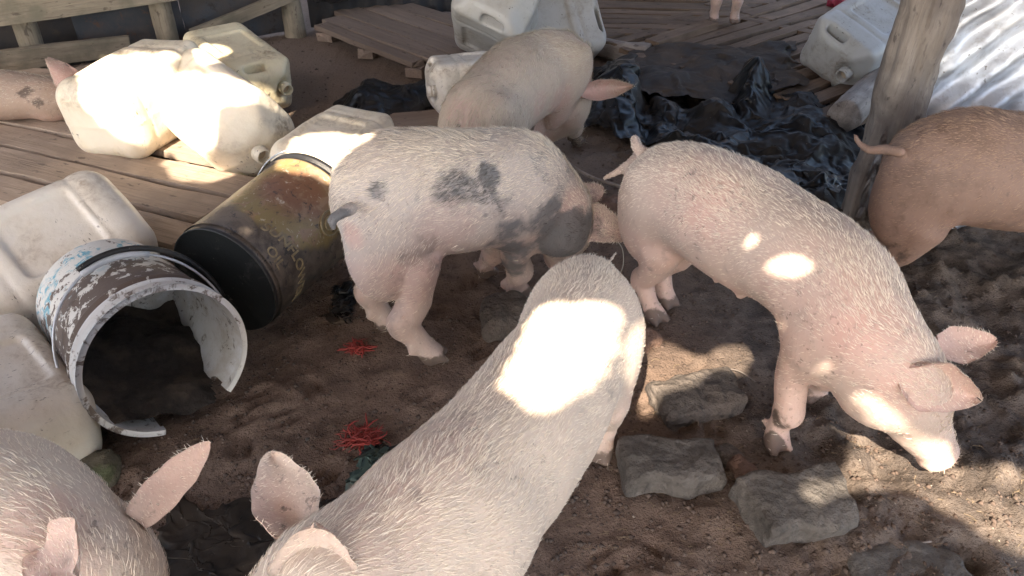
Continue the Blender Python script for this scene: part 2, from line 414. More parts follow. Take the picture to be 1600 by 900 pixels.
def leg_points(A, H, fw, hind, k=1.):
    A, H, fw = np.array(A, float), np.array(H, float), np.array(fw, float)
    L = lambda t, f: A + (H - A) * t + fw * f * k
    if hind: return [A, L(.30, .035), L(.52, .012), L(.70, -.030), L(.86, -.006), L(.955, .008)], [.07, .052, .037, .0285, .0225, .026]
    return [A, L(.25, .0), L(.45, -.012), L(.68, .008), L(.86, .0), L(.955, .008)], [.055, .042, .033, .0275, .022, .025]

def pig(label, spine, legs, ears, tail, mats, seed, hair=20000, hlen=.014, dark=(), pink=(), dirt=(), vox=.0065, cheek=True, teats=False, hw=.0007, snout=True, gr='pigs in the pen', zb=0., legk=1., lift=.14, eyes=True, ham=1.):
    S = []
    for e in spine:
        p = at(e[0], e[1], e[2]) if len(e) == 5 else Vector(e[1:4])
        S.append([p.x, p.y, p.z, e[-2], e[-1]])
    S = crom(S, 9); C = S[:, :3]; T = np.gradient(C, axis=0); T /= np.linalg.norm(T, axis=1)[:, None]
    U = np.zeros_like(T); u = np.array([0, 0, 1.])
    for i in range(len(T)): u = nrm(u - T[i] * (T[i] @ u)); U[i] = u
    Lr = np.cross(U, T)          # the pig's left
    ns = len(S)
    hooves = []
    for lg in legs: p = g(lg[0], lg[1]) if len(lg) == 5 else Vector((*lg[1:3], 0)); p.z = zb if zb else float(gz(p.x, p.y)); hooves.append(np.array(p))
    lo = np.minimum(C.min(0), np.min(hooves + [C[0]], axis=0)) - .2; hi = np.maximum(C.max(0), np.max(hooves + [C[0]], axis=0)) + .2
    lo[2] = -.02
    Fd = Field(lo, hi, vox)
    body = Fd.new()
    for i in range(ns):
        w, h = S[i, 3], S[i, 4]; ax_ = .85 * min(w, h)
        Fd.ell(body, C[i], (T[i], Lr[i], U[i]), (ax_, w, h))
    idx = lambda t: int(round(t * (ns - 1)))
    if cheek:
        head = Fd.new(); i, j = idx(cheek[0]), idx(cheek[1]); k2 = idx(cheek[2])
        for sd in (1, -1):
            Fd.ell(head, C[i] - U[i] * S[i, 4] * .25 + Lr[i] * sd * S[i, 3] * .45, (T[i], Lr[i], U[i]), (.065, .045, .06))
        Fd.seg(head, C[j] - U[j] * S[j, 4] * .5, C[k2] - U[k2] * S[k2, 4] * .55, .042, .024)
        body = smin(body, head, .03)
    if snout:
        e = ns - 1; sn = Fd.new()
        Fd.ell(sn, C[e] + T[e] * .012, (T[e], Lr[e], U[e]), (.013, .041, .036))
        body = smin(body, sn, .012)
        nst = Fd.new()
        for sd in (1, -1): Fd.ell(nst, C[e] + T[e] * .026 + Lr[e] * sd * .013 + U[e] * .003, (T[e], Lr[e], U[e]), (.016, .0065, .009))
        body = np.maximum(body, -nst)
    toes = []
    for lg, H in zip(legs, hooves):
        t, side, hind = lg[-3], lg[-2], lg[-1]; i = idx(t); fw = nrm(T[i] * (1, 1, 0))
        A = C[i] + Lr[i] * side * S[i, 3] * (.55 if hind else .5) - np.array([0, 0, 1]) * S[i, 4] * (.25 if hind else .35)
        H = H + (0, 0, .004); P, r = leg_points(A, H, fw, hind); leg = Fd.new()
        r = [q * legk for q in r]
        if hind: 
            ax1 = nrm(P[2] - A); sd_ = nrm(np.cross(ax1, fw)); Fd.ell(leg, A + (P[2] - A) * .16 - fw * .004, (ax1, fw, sd_), (.125 * ham, .088 * ham, .054 * ham))
        else:
            ax1 = nrm(P[2] - A); sd_ = nrm(np.cross(ax1, fw)); Fd.ell(leg, A + (P[2] - A) * .08, (ax1, fw, sd_), (.105, .065, .044))
        for a, b, ra, rb in zip(P[1:-1], P[2:], r[1:-1], r[2:]): Fd.seg(leg, a, b, ra, rb)
        Fd.ell(leg, P[3], (fw, nrm(np.cross(fw, (0, 0, 1))), (0, 0, 1)), (.033 * legk, .029 * legk, .04))
        body = smin(body, leg, .035)
        hf = Fd.new(); lt = np.cross((0, 0, 1.), fw); ft = P[-1]
        for sd in (1, -1):
            Fd.seg(hf, ft + lt * sd * .011 + (0, 0, .012), H + fw * .034 + lt * sd * .017 + (0, 0, .008), .0145, .0095)
            Fd.ell(hf, P[-2] - fw * .022 + lt * sd * .016 + (0, 0, -.003), (fw, lt, (0, 0, 1)), (.009, .009, .013))
        body = smin(body, hf, .006); toes.append((H, P[-2]))
    if tail:
        tf = Fd.new(); tp = [np.array(at(*q[:3])) for q in tail]; tr = [q[3] for q in tail]
        tq = crom([list(a) + [b] for a, b in zip(tp, tr)], 5)
        for a, b in zip(tq[:-1], tq[1:]): Fd.seg(tf, a[:3], b[:3], a[3], b[3])
        body = smin(body, tf, .012)
    if teats:
        tf = Fd.new()
        for t in np.linspace(.22, .52, 6):
            i = idx(t)
            for sd in (1, -1):
                Fd.ell(tf, C[i] - U[i] * S[i, 4] * .93 + Lr[i] * sd * S[i, 3] * .32, (T[i], Lr[i], U[i]), (.007, .007, .018))
        body = smin(body, tf, .008)
    X, Y, Z = Fd.grid()
    cs = 3      # slow muscle folds, evaluated coarsely
    xs, ys, zs = [a[::cs] for a in Fd.ax]
    q = fbm(xs[:, None, None] * 9, ys[None, :, None] * 9, zs[None, None, :] * 9, 2, seed)
    q = np.repeat(np.repeat(np.repeat(q, cs, 0), cs, 1), cs, 2)[:body.shape[0], :body.shape[1], :body.shape[2]]
    for a in range(3):      # soften the steps
        for _ in range(2): q = (np.roll(q, 1, a) + q + np.roll(q, -1, a)) / 3
    body = body + q.astype(np.float32) * .005
    V, F = nets(body, Fd.lo, Fd.h, 3)
    nb = len(V); pk = np.zeros(nb)
    EV, EF, EP = [], [], []; off = nb
    for e in ears:
        b_, t_ = (np.array(at(*q)) if len(q) == 3 else np.array(q[1:]) for q in e[:2])
        v, f, p = ear_mesh(b_, t_, e[2], e[3], *e[4:]); EV.append(v); EF.append(f + off); EP.append(p); off += len(v)
    if EV: V = np.vstack([V] + EV); F = np.vstack([F] + EF); pk = np.concatenate([pk] + EP)
    # nearest spine sample of every vertex
    near = np.zeros(len(V), int)
    for a in range(0, len(V), 20000):
        d = ((V[a:a + 20000, None] - C[None]) ** 2).sum(-1); near[a:a + 20000] = d.argmin(1)
    rel = V - C[near]; upc = (rel * U[near]).sum(1) / S[near, 4]
    pink_ = pk.copy(); pink_[:nb] += .5 * sstep(-.3, -.9, upc[:nb]) + .35 * sstep(.93, 1, near[:nb] / (ns - 1.))
    pink_ += .06
    dark_ = np.zeros(len(V)); dirt_ = .38 * sstep(.15, .02, V[:, 2] - zb)
    dirt_ += .45 * sstep(.04, .02, V[:, 2] - zb)
    # skin folds at the neck, behind the elbow and in the flank
    e1_, e2_ = V[F[:, 1]] - V[F[:, 0]], V[F[:, 3]] - V[F[:, 0]]; fn2 = np.cross(e1_, e2_); vnm = np.zeros_like(V)
    for a in range(4):
        for j in range(3): vnm[:, j] += np.bincount(F[:, a], fn2[:, j], len(V))
    vnm /= np.linalg.norm(vnm, axis=1)[:, None] + 1e-12
    tt = near / (ns - 1.); arc = (rel * T[near]).sum(1) + np.concatenate([[0], np.cumsum(np.linalg.norm(np.diff(C, axis=0), axis=1))])[near]
    wob_ = fbm(V[:, 0] * 9, V[:, 1] * 9, V[:, 2] * 9, 2, seed + 8); low = sstep(.75, -.2, upc)
    fold = lambda c, w: np.exp(-((tt - c) / w) ** 2)
    wr = np.abs(np.sin(arc * 75 + wob_ * 3.2)) ** .6 * (fold(.68, .07) * (.35 + .65 * low) + .6 * fold(.46, .03) * low + .7 * fold(.24, .035) * low)
    fine = fbm(V[:, 0] * 60, V[:, 1] * 60, V[:, 2] * 25, 2, seed + 9)
    dsp = -.0042 * (1 - wr) * (fold(.68, .07) * (.35 + .65 * low) + .6 * fold(.46, .03) * low + .7 * fold(.24, .035) * low) * (.5 + .5 * wob_) + .0006 * fine
    dsp[nb:] = .0006 * fine[nb:]; V = V + vnm * dsp[:, None]
    cpos = np.array([0, 0, CAM_H])
    def surf(px, py):
        r = np.array(ray(px, py)); r /= np.linalg.norm(r); q = V - cpos; t = q @ r; dd = np.linalg.norm(q - t[:, None] * r, axis=1)
        c = np.where(dd < .012)[0]
        return V[c[t[c].argmin()]] if len(c) else V[dd.argmin()]
    for lst, arr in ((dark, dark_), (pink, pink_), (dirt, dirt_)):
        for (px, py, rad, amt) in lst:
            c = surf(px, py); d = np.linalg.norm(V - c, axis=1); arr += amt * sstep(rad * 1.25, rad * .55, d)
    root_p = Vector((*np.mean(hooves, axis=0)[:2], 0)) if hooves else Vector((*C.mean(0)[:2], 0))
    root = empty('pig', root_p, label, 'pig', gr)
    bo = mesh('body', V - np.array(root_p), F, mats[0], root, Matrix.Translation(root_p), attrs={'pink': pink_, 'dark': dark_, 'dirt': dirt_})
    tmask = np.zeros(len(V), bool)
    if tail:
        for q_ in tq: tmask |= ((V - q_[:3]) ** 2).sum(1) < (q_[3] + .012) ** 2
    # bristles
    if hair:
        tri = np.vstack([F[:, [0, 1, 2]], F[:, [0, 2, 3]]]); a, b, c = V[tri[:, 0]], V[tri[:, 1]], V[tri[:, 2]]
        cr = np.cross(b - a, c - a); ar = np.linalg.norm(cr, axis=1) + 1e-12; nm = cr / ar[:, None]
        dens = ar * (.14 + .86 * sstep(-.2, .75, upc[tri[:, 0]])) * (.6 + .8 * np.clip(wob_[tri[:, 0]] + .4, 0, 1)) * np.where(V[tri[:, 0], 2] < .16, .35, 1)
        ti = rng.choice(len(tri), hair, p=dens / dens.sum()); r1, r2 = np.sqrt(rng.random(hair)), rng.random(hair)
        w0, w1, w2 = (1 - r1)[:, None], (r1 * (1 - r2))[:, None], (r1 * r2)[:, None]
        root_h = a[ti] * w0 + b[ti] * w1 + c[ti] * w2; n_ = nm[ti]; nr = near[tri[ti, 0]]
        back = -T[nr] - np.array([0, 0, .55]) * (1 - np.clip(upc[tri[ti, 0]], 0, 1))[:, None]
        jit = fbm(root_h[:, 0] * 14, root_h[:, 1] * 14, root_h[:, 2] * 14, 2, seed + 3)
        jit2 = fbm(root_h[:, 0] * 14, root_h[:, 1] * 14, root_h[:, 2] * 14, 2, seed + 4)
        side = np.cross(n_, back); back = back + side * (jit * .5)[:, None] + rng.normal(0, .2, (hair, 3))
        back = back - n_ * (back * n_).sum(1)[:, None]; back /= np.linalg.norm(back, axis=1)[:, None] + 1e-9
        ridge = sstep(.75, .98, upc[tri[ti, 0]])
        Lh = hlen * (.55 + .7 * rng.random(hair)) * (1 + .35 * ridge) * np.where(tri[ti, 0] >= nb, .5, 1); tl_ = tmask[tri[ti, 0]]; Lh = Lh * np.where(tl_, .35, 1); lf = (lift * (1 + .5 * jit2) + .25 * ridge * rng.random(hair))[:, None]
        wv = np.cross(back, n_) * (hw / 2); wv = wv + n_ * rng.normal(0, hw / 4, hair)[:, None]
        mid = root_h + (back + n_ * lf * 1.1) * (Lh * .5)[:, None]; tipp = root_h + (back * 1. + n_ * lf * .75) * Lh[:, None]
        r0 = root_h - n_ * .001
        HV = np.stack([r0 - wv, r0 + wv, mid + wv * .8, mid - wv * .8, tipp + wv * .15, tipp - wv * .15], 1).reshape(-1, 3) - np.array(root_p)
        k = np.arange(hair)[:, None] * 6; HF = np.concatenate([k + [[0, 1, 2, 3]], k + [[3, 2, 4, 5]]], 0)
        hr = np.repeat(rng.random(hair), 6); dk = np.repeat(dark_[tri[ti, 0]], 6)
        mesh('bristles', HV, HF, mats[1], root, Matrix.Translation(root_p), attrs={'hr': hr, 'dark': dk})
    if eyes and cheek:
        i = idx(cheek[3] if len(cheek) > 3 else cheek[1])
        for sd in (1, -1):
            p = C[i] + Lr[i] * sd * S[i, 3] * .80 + U[i] * S[i, 4] * .42
            ev, ef = lathe([(0, -.010), (.006, -.008), (.0095, -.002), (.0095, .003), (.006, .008), (0, .010)], 12)
            mesh('eye', ev, ef, EYE, root, M4(p, Matrix.Identity(3)))
    return root
def lathe(prof, n=48, a0=0., a1=2 * math.pi):
    closed = abs(a1 - a0 - 2 * math.pi) < 1e-6; m = n if closed else n + 1
    V = [(r * math.cos(a0 + (a1 - a0) * i / n), r * math.sin(a0 + (a1 - a0) * i / n), z) for i in range(m) for r, z in prof]
    return V, grid_faces(m, len(prof), closed, False)
EYE = mat_plain('dark_eye', (.02, .013, .01), .12)
HAIR_W = mat_hair('white_bristle', (.95, .84, .70)); HAIR_T = mat_hair('tan_bristle', (.50, .33, .22)); HAIR_Y = mat_hair('straw_bristle', (.62, .55, .43))
SK_A = mat_skin('cream_skin', (.70, .585, .49), (.70, .50, .42), (.14, .12, .11), (.50, .41, .33), .22)
SK_C = mat_skin('spotted_skin', (.54, .47, .425), (.60, .42, .37), (.15, .155, .165), (.25, .21, .185), .55)
SK_D = mat_skin('pink_skin', (.60, .475, .405), (.65, .42, .355), (.16, .13, .12), (.38, .31, .26), .4)
SK_E = mat_skin('dusty_pink_skin', (.47, .385, .32), (.53, .34, .29), (.10, .09, .08), (.33, .27, .21), .4)
SK_F = mat_skin('brown_skin', (.30, .20, .155), (.33, .205, .16), (.15, .09, .07), (.20, .13, .10), .75)
SK_G = mat_skin('dull_pink_skin', (.36, .27, .21), (.45, .29, .25), (.12, .09, .08), (.3, .22, .17), .5)
# ------------------------------------------------------------------ boards and platforms
def board(parent, P0, P1, width, thick, m, seed, name='board', seg=.05, rough=.004, tilt=0.):
    """plank whose top centreline runs P0-P1"""
    P0, P1 = Vector(P0), Vector(P1); L = (P1 - P0).length; n = max(6, int(L / seg)); rr = np.random.default_rng(abs(seed))
    prof = [(-.5, 0), (-.5, -1), (.5, -1), (.5, 0), (.46, .06), (.2, .08), (0, .09), (-.2, .08), (-.46, .06)]
    V = []
    for i in range(n + 1):
        x = L * i / n
        ed = (fbm(x * 7, seed, 0, 3, 3) * rough, fbm(x * 7, seed + 40, 0, 3, 3) * rough)
        sag = fbm(x * 1.5, seed, 5, 2, 8) * .004
        ex = [rr.normal(0, .004) for _ in prof] if i in (0, n) else [0] * len(prof)
        for (y, z), dx in zip(prof, ex):
            V.append((x + dx - L / 2, y * width + (ed[0] if y < 0 else ed[1]), z * thick * (1 if z < 0 else .35) + sag + (y * tilt)))
    F = grid_faces(n + 1, len(prof), False, True); F += [tuple(range(len(prof))), tuple(reversed(range(n * len(prof), (n + 1) * len(prof))))]
    return mesh(name, V, [tuple(reversed(f)) for f in F], m, parent, M4((P0 + P1) / 2, frame(P1 - P0)), smooth=False)
def row_boards(root, z, rows, thick, m, ext0=0., ext1=0., seed=0):
    for k, (a, b, c, d) in enumerate(rows):      # a,b: left end front/back pixels; c,d right end front/back
        A, B, C, D = at(*a, z), at(*b, z), at(*c, z), at(*d, z)
        P, Q = (A + B) / 2, (C + D) / 2; dr = (Q - P).normalized(); nrm_ = Vector((-dr.y, dr.x, 0))
        w = (abs((B - A).dot(nrm_)) + abs((D - C).dot(nrm_))) / 2
        board(root, P - dr * ext0, Q + dr * ext1 * (1 + .3 * math.sin(k * 5.)), w - .010, thick, m, seed + k)
PZ = .085
r = empty('plank_platform', at(150, 250, 0), 'low platform of wide worn planks under the white jerrycans on the left', 'platform')
row_boards(r, PZ, [((0, 316), (0, 272), (285, 390), (300, 349)), ((0, 268), (0, 228), (325, 346), (345, 308)), ((0, 225), (0, 192), (385, 312), (400, 276)),
                   ((0, 189), (0, 163), (400, 268), (420, 235)), ((130, 196), (130, 160), (430, 262), (445, 215))], .024, W_PLAT, .5, .0, 10)
row_boards(r, PZ, [((-60, 156), (-60, 126), (430, 207), (440, 172)), ((-60, 122), (-60, 100), (330, 150), (340, 120))], .024, W_PLAT, .4, 0, 20)
for px, py in ((25, 320), (190, 356), (-140, 290)):      # bearers under the planks
    a = at(px, py, .055); dr = (at(345, 308, 0) - at(285, 390, 0)).normalized()
    board(r, a + dr * .02, a + dr * 1.1, .07, .05, W_PLAT, 31 + px, 'bearer')
r = empty('wooden_pallet', at(560, 60, 0), 'dusty brown pallet of close boards beside the stacked grey jerrycans', 'pallet')
QZ = .065
a, b, c, d = at(495, 42, QZ), at(648, 102, QZ), at(700, 60, QZ), at(545, 10, QZ)
ax_, ay_ = (b - a), (d - a); nb = 5; ay_ = ay_ * 1.9
cuts = [0, .13, .34, .57, .79, 1]
for k in range(nb):
    u0, u1 = cuts[k], cuts[k + 1]; um = (u0 + u1) / 2; dr = ax_.normalized(); nn_ = Vector((-dr.y, dr.x, 0))
    wid = abs((ay_ * (u1 - u0)).dot(nn_))
    board(r, a + ay_ * um, b + ay_ * um + dr * .35 * (k > 0), wid - .008 - .006 * (k % 2), .022, W_BACK, 50 + k)
for t in (.06, .5, .97):
    for q in (0.02, .55):
        p = a + ax_ * t + ay_ * q; board(r, p + Vector((0, .0, -.025)) - ay_ * .0, p + ay_ * .12 + Vector((0, 0, -.025)), .07, .04, W_BACK, 60 + int(t * 9), 'block')
# slatted floor, far right
r = empty('slatted_floor', at(1150, 90, 0), 'damp slatted wooden floor with dark gaps behind the black plastic', 'slatted floor')
SZ = .08
s0, s1 = at(1010, 76, SZ), at(1130, 41, SZ); sd = (s1 - s0).normalized(); sn = Vector((sd.y, -sd.x, 0))
o0 = at(985, 66, SZ); q = at(1330, 150, SZ); tot = (q - o0).dot(sn); pitch_ = .088; nsl = int(tot / pitch_) + 3
e0, e1 = at(975, 62, SZ), at(1350, 178, SZ); nsl = int((e1 - e0).dot(sn) / pitch_) + 1
for k in range(-1, nsl):
    p = e0 + (e1 - e0) * (k / (nsl - 1)) - sd * (.02 * (k % 3) + .08)
    L_ = 1.0 + .12 * ((k * 7) % 4) / 4
    board(r, p, p + sd * L_, .062, .02, W_SLAT, 80 + k)
for t in (.1, .5, .92):
    p = e0 + sd * t - Vector((0, 0, .023)); board(r, p, p + (e1 - e0), .07, .04, W_SLAT, 120 + int(t * 10), 'bearer')
r = empty('slatted_floor', at(985, 30, 0), 'worn slatted boards running behind the stacked grey jerrycans', 'slatted floor')
t0, t1 = at(925, 48, SZ), at(1060, 52, SZ); td = (t1 - t0).normalized(); tn = Vector((-td.y, td.x, 0))
for k in range(11): board(r, t0 + tn * (.085 * k) - td * .3, t1 + tn * (.085 * k) + td * (.05 * (k % 2) + .07 * k), .066, .02, W_SLAT, 140 + k)
for t in (-.2, .2): board(r, t0 + td * t - Vector((0, 0, .023)), t0 + td * t + tn * .95 - Vector((0, 0, .023)), .07, .04, W_SLAT, 160 + int(t * 10), 'bearer')
r = empty('slatted_floor', at(1240, 20, 0), 'far slatted boards behind a dirty rail, below the red scrap', 'slatted floor')
u0_, u1_ = at(1090, 12, SZ), at(1330, 62, SZ); ud = (u1_ - u0_).normalized(); un = Vector((-ud.y, ud.x, 0))
for k in range(13):
    p = u0_ + ud * (.10 * k + .03) + un * .06; board(r, p, p + sd * .9, .07, .02, W_SLAT, 170 + k)
board(r, u0_, u1_ + ud * .3, .05, .04, W_SLAT, 190, 'rail')
b_ = at(1005, 58, .05); tag(board(None, at(1018, 64, .105), at(1110, 33, .105), .07, .05, W_SLAT, 195, 'timber'), 'short squared timber lying beside the far pig feet', 'timber')
bp = tag(board(None, at(612, 190, .06), at(705, 182, .06), .14, .045, W_BACK, 196, 'loose_board'), 'short loose board with sun spots, between the pale jerrycan and the pigs', 'board')
bp2 = tag(board(None, at(1312, 170, .03), at(1190, 230, .02), .05, .02, W_SLAT, 197, 'loose_board'), 'thin board half buried under the black plastic', 'board')

# ------------------------------------------------------------------ fence, posts and sheets along the back
FA, FB = g(0, 138), g(468, 56)
fd = (FB - FA).normalized(); fn_ = Vector((fd.y, -fd.x, 0))
def pole(name, P0, P1, r0, r1, m, seed, parent=None, rough=.08, nseg=26, nr=18):
    P0, P1 = Vector(P0), Vector(P1); L = (P1 - P0).length; V = []
    for i in range(nseg + 1):
        t = i / nseg; rr = r0 + (r1 - r0) * t; bx_, by_ = fbm(t * 2, seed, 0, 2, 3) * r0 * .25, fbm(t * 2, seed + 9, 0, 2, 3) * r0 * .25
        for k in range(nr):
            a = 2 * math.pi * k / nr; q = rr * (1 + rough * fbm(math.cos(a) * 1.6 + seed, math.sin(a) * 1.6, t * L * 7, 4, 2))
            V.append((t * L - L / 2, bx_ + math.cos(a) * q, by_ + math.sin(a) * q))
    n0 = len(V); V += [(-L / 2 - .004, 0, 0), (L / 2 + .004, 0, 0)]
    F = [tuple(reversed(f)) for f in grid_faces(nseg + 1, nr, False, True)]
    F += [(n0, (k + 1) % nr, k) for k in range(nr)] + [(n0 + 1, nseg * nr + k, nseg * nr + (k + 1) % nr) for k in range(nr)]
    return mesh(name, V, F, m, parent, M4((P0 + P1) / 2, frame(P1 - P0, (0.1, 0, 1) if abs((P1 - P0).normalized().z) < .9 else (1, 0, 0))))
r = empty('wooden_fence', FA, 'weathered rail fence at the top left with a diagonal brace', 'fence')
def rail(a, b, h, off, seed, ext=(1.2, 0), nm='rail', th=.04):
    A, B = on_wall(*a, FA + fn_ * off, FB + fn_ * off), on_wall(*b, FA + fn_ * off, FB + fn_ * off); dr = (B - A).normalized()
    o = board(r, A - dr * ext[0] + Vector((0, 0, 0)), B + dr * ext[1], th, h, W_FEN, seed, nm)
    return o
rail((0, -2), (330, -48), .095, .06, 201, (1.0, .1)); rail((0, 80), (200, 57), .075, .06, 202, (1.0, .0))
for px in (60, 275, 468):
    b0 = on_wall(px, 100, FA, FB); base = Vector((b0.x, b0.y, 0)); 
    pole('post', base - Vector((0, 0, .1)), base + Vector((0, 0, 1.5)), .05 if px == 468 else .045, .042, W_FEN, px, r, .12)
A_, B_ = on_wall(296, 48, FA + fn_ * .05, FB + fn_ * .05), on_wall(430, -8, FA + fn_ * .05, FB + fn_ * .05)
board(r, A_, B_ + (B_ - A_) * .5, .035, .05, W_FEN, 205, 'brace')
board(r, on_wall(-80, 60, FA, FB) + Vector((0, 0, .3)), on_wall(-60, 60, FA, FB) + Vector((0, 0, 1.)), .03, .05, W_FEN, 206, 'batten')
def sheet(name, A, B, z0, z1, m, label, cat, amp=.009, per=.076, vert=True, seed=0, crumple=.004, thick=True, rag=.0, skew=0.):
    A, B = Vector(A), Vector(B); L = (B - A).length; dr = (B - A).normalized(); n = Vector((dr.y, -dr.x, 0)); nu, nv = max(30, int(L / per * 8)), 40; V = []
    for s_ in ((0, 1) if thick else (0,)):
        for i in range(nu + 1):
            for j in range(nv + 1):
                u, v = i / nu, j / nv; z = z0 + (z1 - z0) * v; x = u * L
                ph = (x if vert else z) + skew * (z if vert else x)
                o = amp * math.sin(2 * math.pi * ph / per) + crumple * float(fbm(x * 5, z * 5, seed, 3, 4)) - s_ * .0015
                e = rag * float(fbm(z * 9, seed, 0, 3, 2)) * (1 - u) ** 4
                V.append(A + dr * (x + e) + n * o + Vector((0, 0, z)))
    m1 = (nu + 1) * (nv + 1); F = grid_faces(nu + 1, nv + 1)
    if thick: F = F + [tuple(reversed([i + m1 for i in f])) for f in F]
    return tag(mesh(name, V, F, m), label, cat)
def mat_rust(name, a, b, c, metal=.3, rough=.6):
    k = Mat(name); p = k.obj(); n1 = k.noise(p, 3, 6, .65); n2 = k.noise(p, 18, 6, .7); col = k.mix(k.ramp(n1, .4, .6), a, b)
    col = k.mix(k.ramp(n2, .55, .68), col, c); k.P(Base_Color=col, Roughness=rough, Metallic=metal, Normal=k.bump(n2, .5, .008)); return k.m
RUST = mat_rust('rusty_sheet', (.10, .085, .08), (.055, .06, .07), (.13, .075, .055))
BLUE = mat_rust('blue_grey_sheet', (.075, .09, .11), (.12, .10, .09), (.07, .055, .05))
DARKS = mat_rust('dark_sheet', (.03, .03, .033), (.045, .038, .035), (.06, .045, .035), 0, .8)
bk = -fn_
Aw, Bw = on_wall(118, 50, FA + bk * .07, FB + bk * .07), on_wall(285, 30, FA + bk * .07, FB + bk * .07)
sheet('metal_sheet', Vector((Aw.x, Aw.y, 0)), Vector((Bw.x, Bw.y, 0)), .0, 1.5, RUST, 'rusty brown metal sheet behind the fence, between its first two posts', 'metal sheet', .006, .11, False, 3, .008)
Aw, Bw = on_wall(286, 30, FA + bk * .09, FB + bk * .09), on_wall(466, 30, FA + bk * .09, FB + bk * .09)
sheet('metal_sheet', Vector((Aw.x, Aw.y, 0)), Vector((Bw.x, Bw.y, 0)), .0, 1.5, BLUE, 'blue-grey corrugated sheet behind the diagonal fence brace', 'metal sheet', .010, .09, False, 5, .008)
Aw, Bw = FA - fd * 2.5 + bk * .14, on_wall(125, 50, FA + bk * .14, FB + bk * .14)
sheet('metal_sheet', Vector((Aw.x, Aw.y, 0)), Vector((Bw.x, Bw.y, 0)), .0, 1.7, DARKS, 'dark stained sheet behind the left end of the fence', 'metal sheet', .006, .12, False, 6, .006)
Aw = Vector((Bw.x, Bw.y, 0)); Cw = FB + bk * .16
A2 = Vector((FB.x + .03, FB.y + .12, 0)); 
sheet('metal_sheet', A2, A2 + Vector((1.3, .55, 0)), 0, 1.7, DARKS, 'dark sheet wall behind the dusty pallet and crumpled plastic', 'metal sheet', .01, .09, True, 7, .01)
sheet('metal_sheet', Vector((-4.8, 6.3, 0)), Vector((4.8, 6.0, 0)), 0, 2.2, DARKS, 'unseen dark sheet wall added far back to dim the light there', 'metal sheet', .01, .12, True, 8, .01)  # out of view, added to keep light off the back

# leaning post, log ends
pb = g(1338, 372); pt = Vector((pb.x + .045, pb.y + .02, 1.75))
tag(pole('post', pb - Vector((.01, 0, .1)), pt, .060, .056, W_POST, 77, None, .26, 80, 36), 'thick pale weathered post leaning at the edge of the silver sheet', 'post')
la = at(1312, 190, .07); tag(pole('log', la, la + Vector((.42, .50, .03)), .058, .055, W_POST, 83, None, .12), 'short stub of pale log just left of the leaning post', 'log')
la, lb = at(905, 62, .055), at(1012, 88, .05); tag(pole('log', la - (lb - la) * .3, lb, .042, .040, W_POST, 85, None, .14), 'round log beside the stacked grey jerrycans', 'log')

# ------------------------------------------------------------------ silver sheet
def facets(U, V, nu, nv, seed):
    """piecewise-flat crumple: random heights on a jittered triangle grid"""
    U = U * nu + .35 * fbm(U * nu * .8, V * nv * .8, seed, 1, seed); V = V * nv + .35 * fbm(U * .8, V * nv * .8 + 9, seed, 1, seed + 1)
    i, j = np.floor(U), np.floor(V); a, b = U - i, V - j; z = np.full_like(i, seed); h = lambda p, q: hash3(i + p, j + q, z, seed)
    h00, h10, h01, h11 = h(0, 0), h(1, 0), h(0, 1), h(1, 1)
    return np.where(a + b < 1, h00 + a * (h10 - h00) + b * (h01 - h00), h11 + (1 - a) * (h01 - h11) + (1 - b) * (h10 - h11))
def mat_foil():
    k = Mat('silver_foil'); p = k.obj(); n1 = k.noise(p, 5, 6, .6, .6); n2 = k.noise(p, 30, 5, .6); n3 = k.noise(p, 80, 3)
    c = k.mix(k.ramp(n1, .4, .6), (.80, .84, .90), (.60, .63, .68)); c = k.mix(k.math('MULTIPLY', k.ramp(n3, .66, .72), .7), c, (.1, .08, .07))
    c = k.mix(k.math('MULTIPLY', k.ramp(n2, .55, .68), .4), c, (.36, .33, .31))
    k.P(Base_Color=c, Metallic=k.ramp(n1, .35, .6, .35, .8), Roughness=k.ramp(n2, .3, .7, .38, .6), Normal=k.bump(k.math('ADD', n1, k.math('MULTIPLY', n2, .3)), .35, .02)); return k.m
FOIL = mat_foil()
WA = Vector((pb.x + .03, pb.y + .085, 0)); WB = Vector((pb.x + 1.25, pb.y + .02, 0))
nu, nv = 150, 150; V = []
U_, V_ = np.meshgrid(np.linspace(0, 1, nu + 1), np.linspace(0, 1, nv + 1), indexing='ij')
X_ = U_ * 1.25; Z_ = -.03 + V_ * 1.55
dg = X_ * .72 + Z_ * -.69
crs = fbm(X_ * 3, Z_ * 3, 1, 3, 4)
rdg = 1 - np.abs(fbm(X_ * 6 + 3, Z_ * 6, 2, 3, 5)); rdg2 = 1 - np.abs(fbm(X_ * 14, Z_ * 14, 2, 2, 6))
off = .013 * np.sin(2 * math.pi * dg / .085 + crs * 1.2) * (.5 + .5 * sstep(-.6, .4, crs)) + .03 * crs + .02 * (rdg - .6) * sstep(.2, -.3, crs) + .003 * rdg2 + .05 * facets(X_ / 1.25, Z_ / 1.5, 7, 8, 31) * sstep(.35, -.2, crs)
edge = (fbm(Z_ * 6, 0, 3, 3, 7) * .035 + .02 * np.sin(Z_ * 9)) * (1 - U_) ** 6 + .09 * (Z_ * .35) * (1 - U_) ** 3
dv = (WB - WA).normalized(); nvv = Vector((dv.y, -dv.x, 0))
P_ = np.stack([WA.x + dv.x * (X_ + edge) + nvv.x * off, WA.y + dv.y * (X_ + edge) + nvv.y * off, Z_], -1).reshape(-1, 3)
F = np.array(grid_faces(nu + 1, nv + 1)); m1 = len(P_); P2 = P_ - np.array([nvv.x, nvv.y, 0]) * .002
tag(mesh('silver_sheet', np.vstack([P_, P2]), np.vstack([F, F[:, ::-1] + m1]), FOIL), 'crumpled silver corrugated sheet with diagonal ribs beside the leaning post', 'metal sheet')
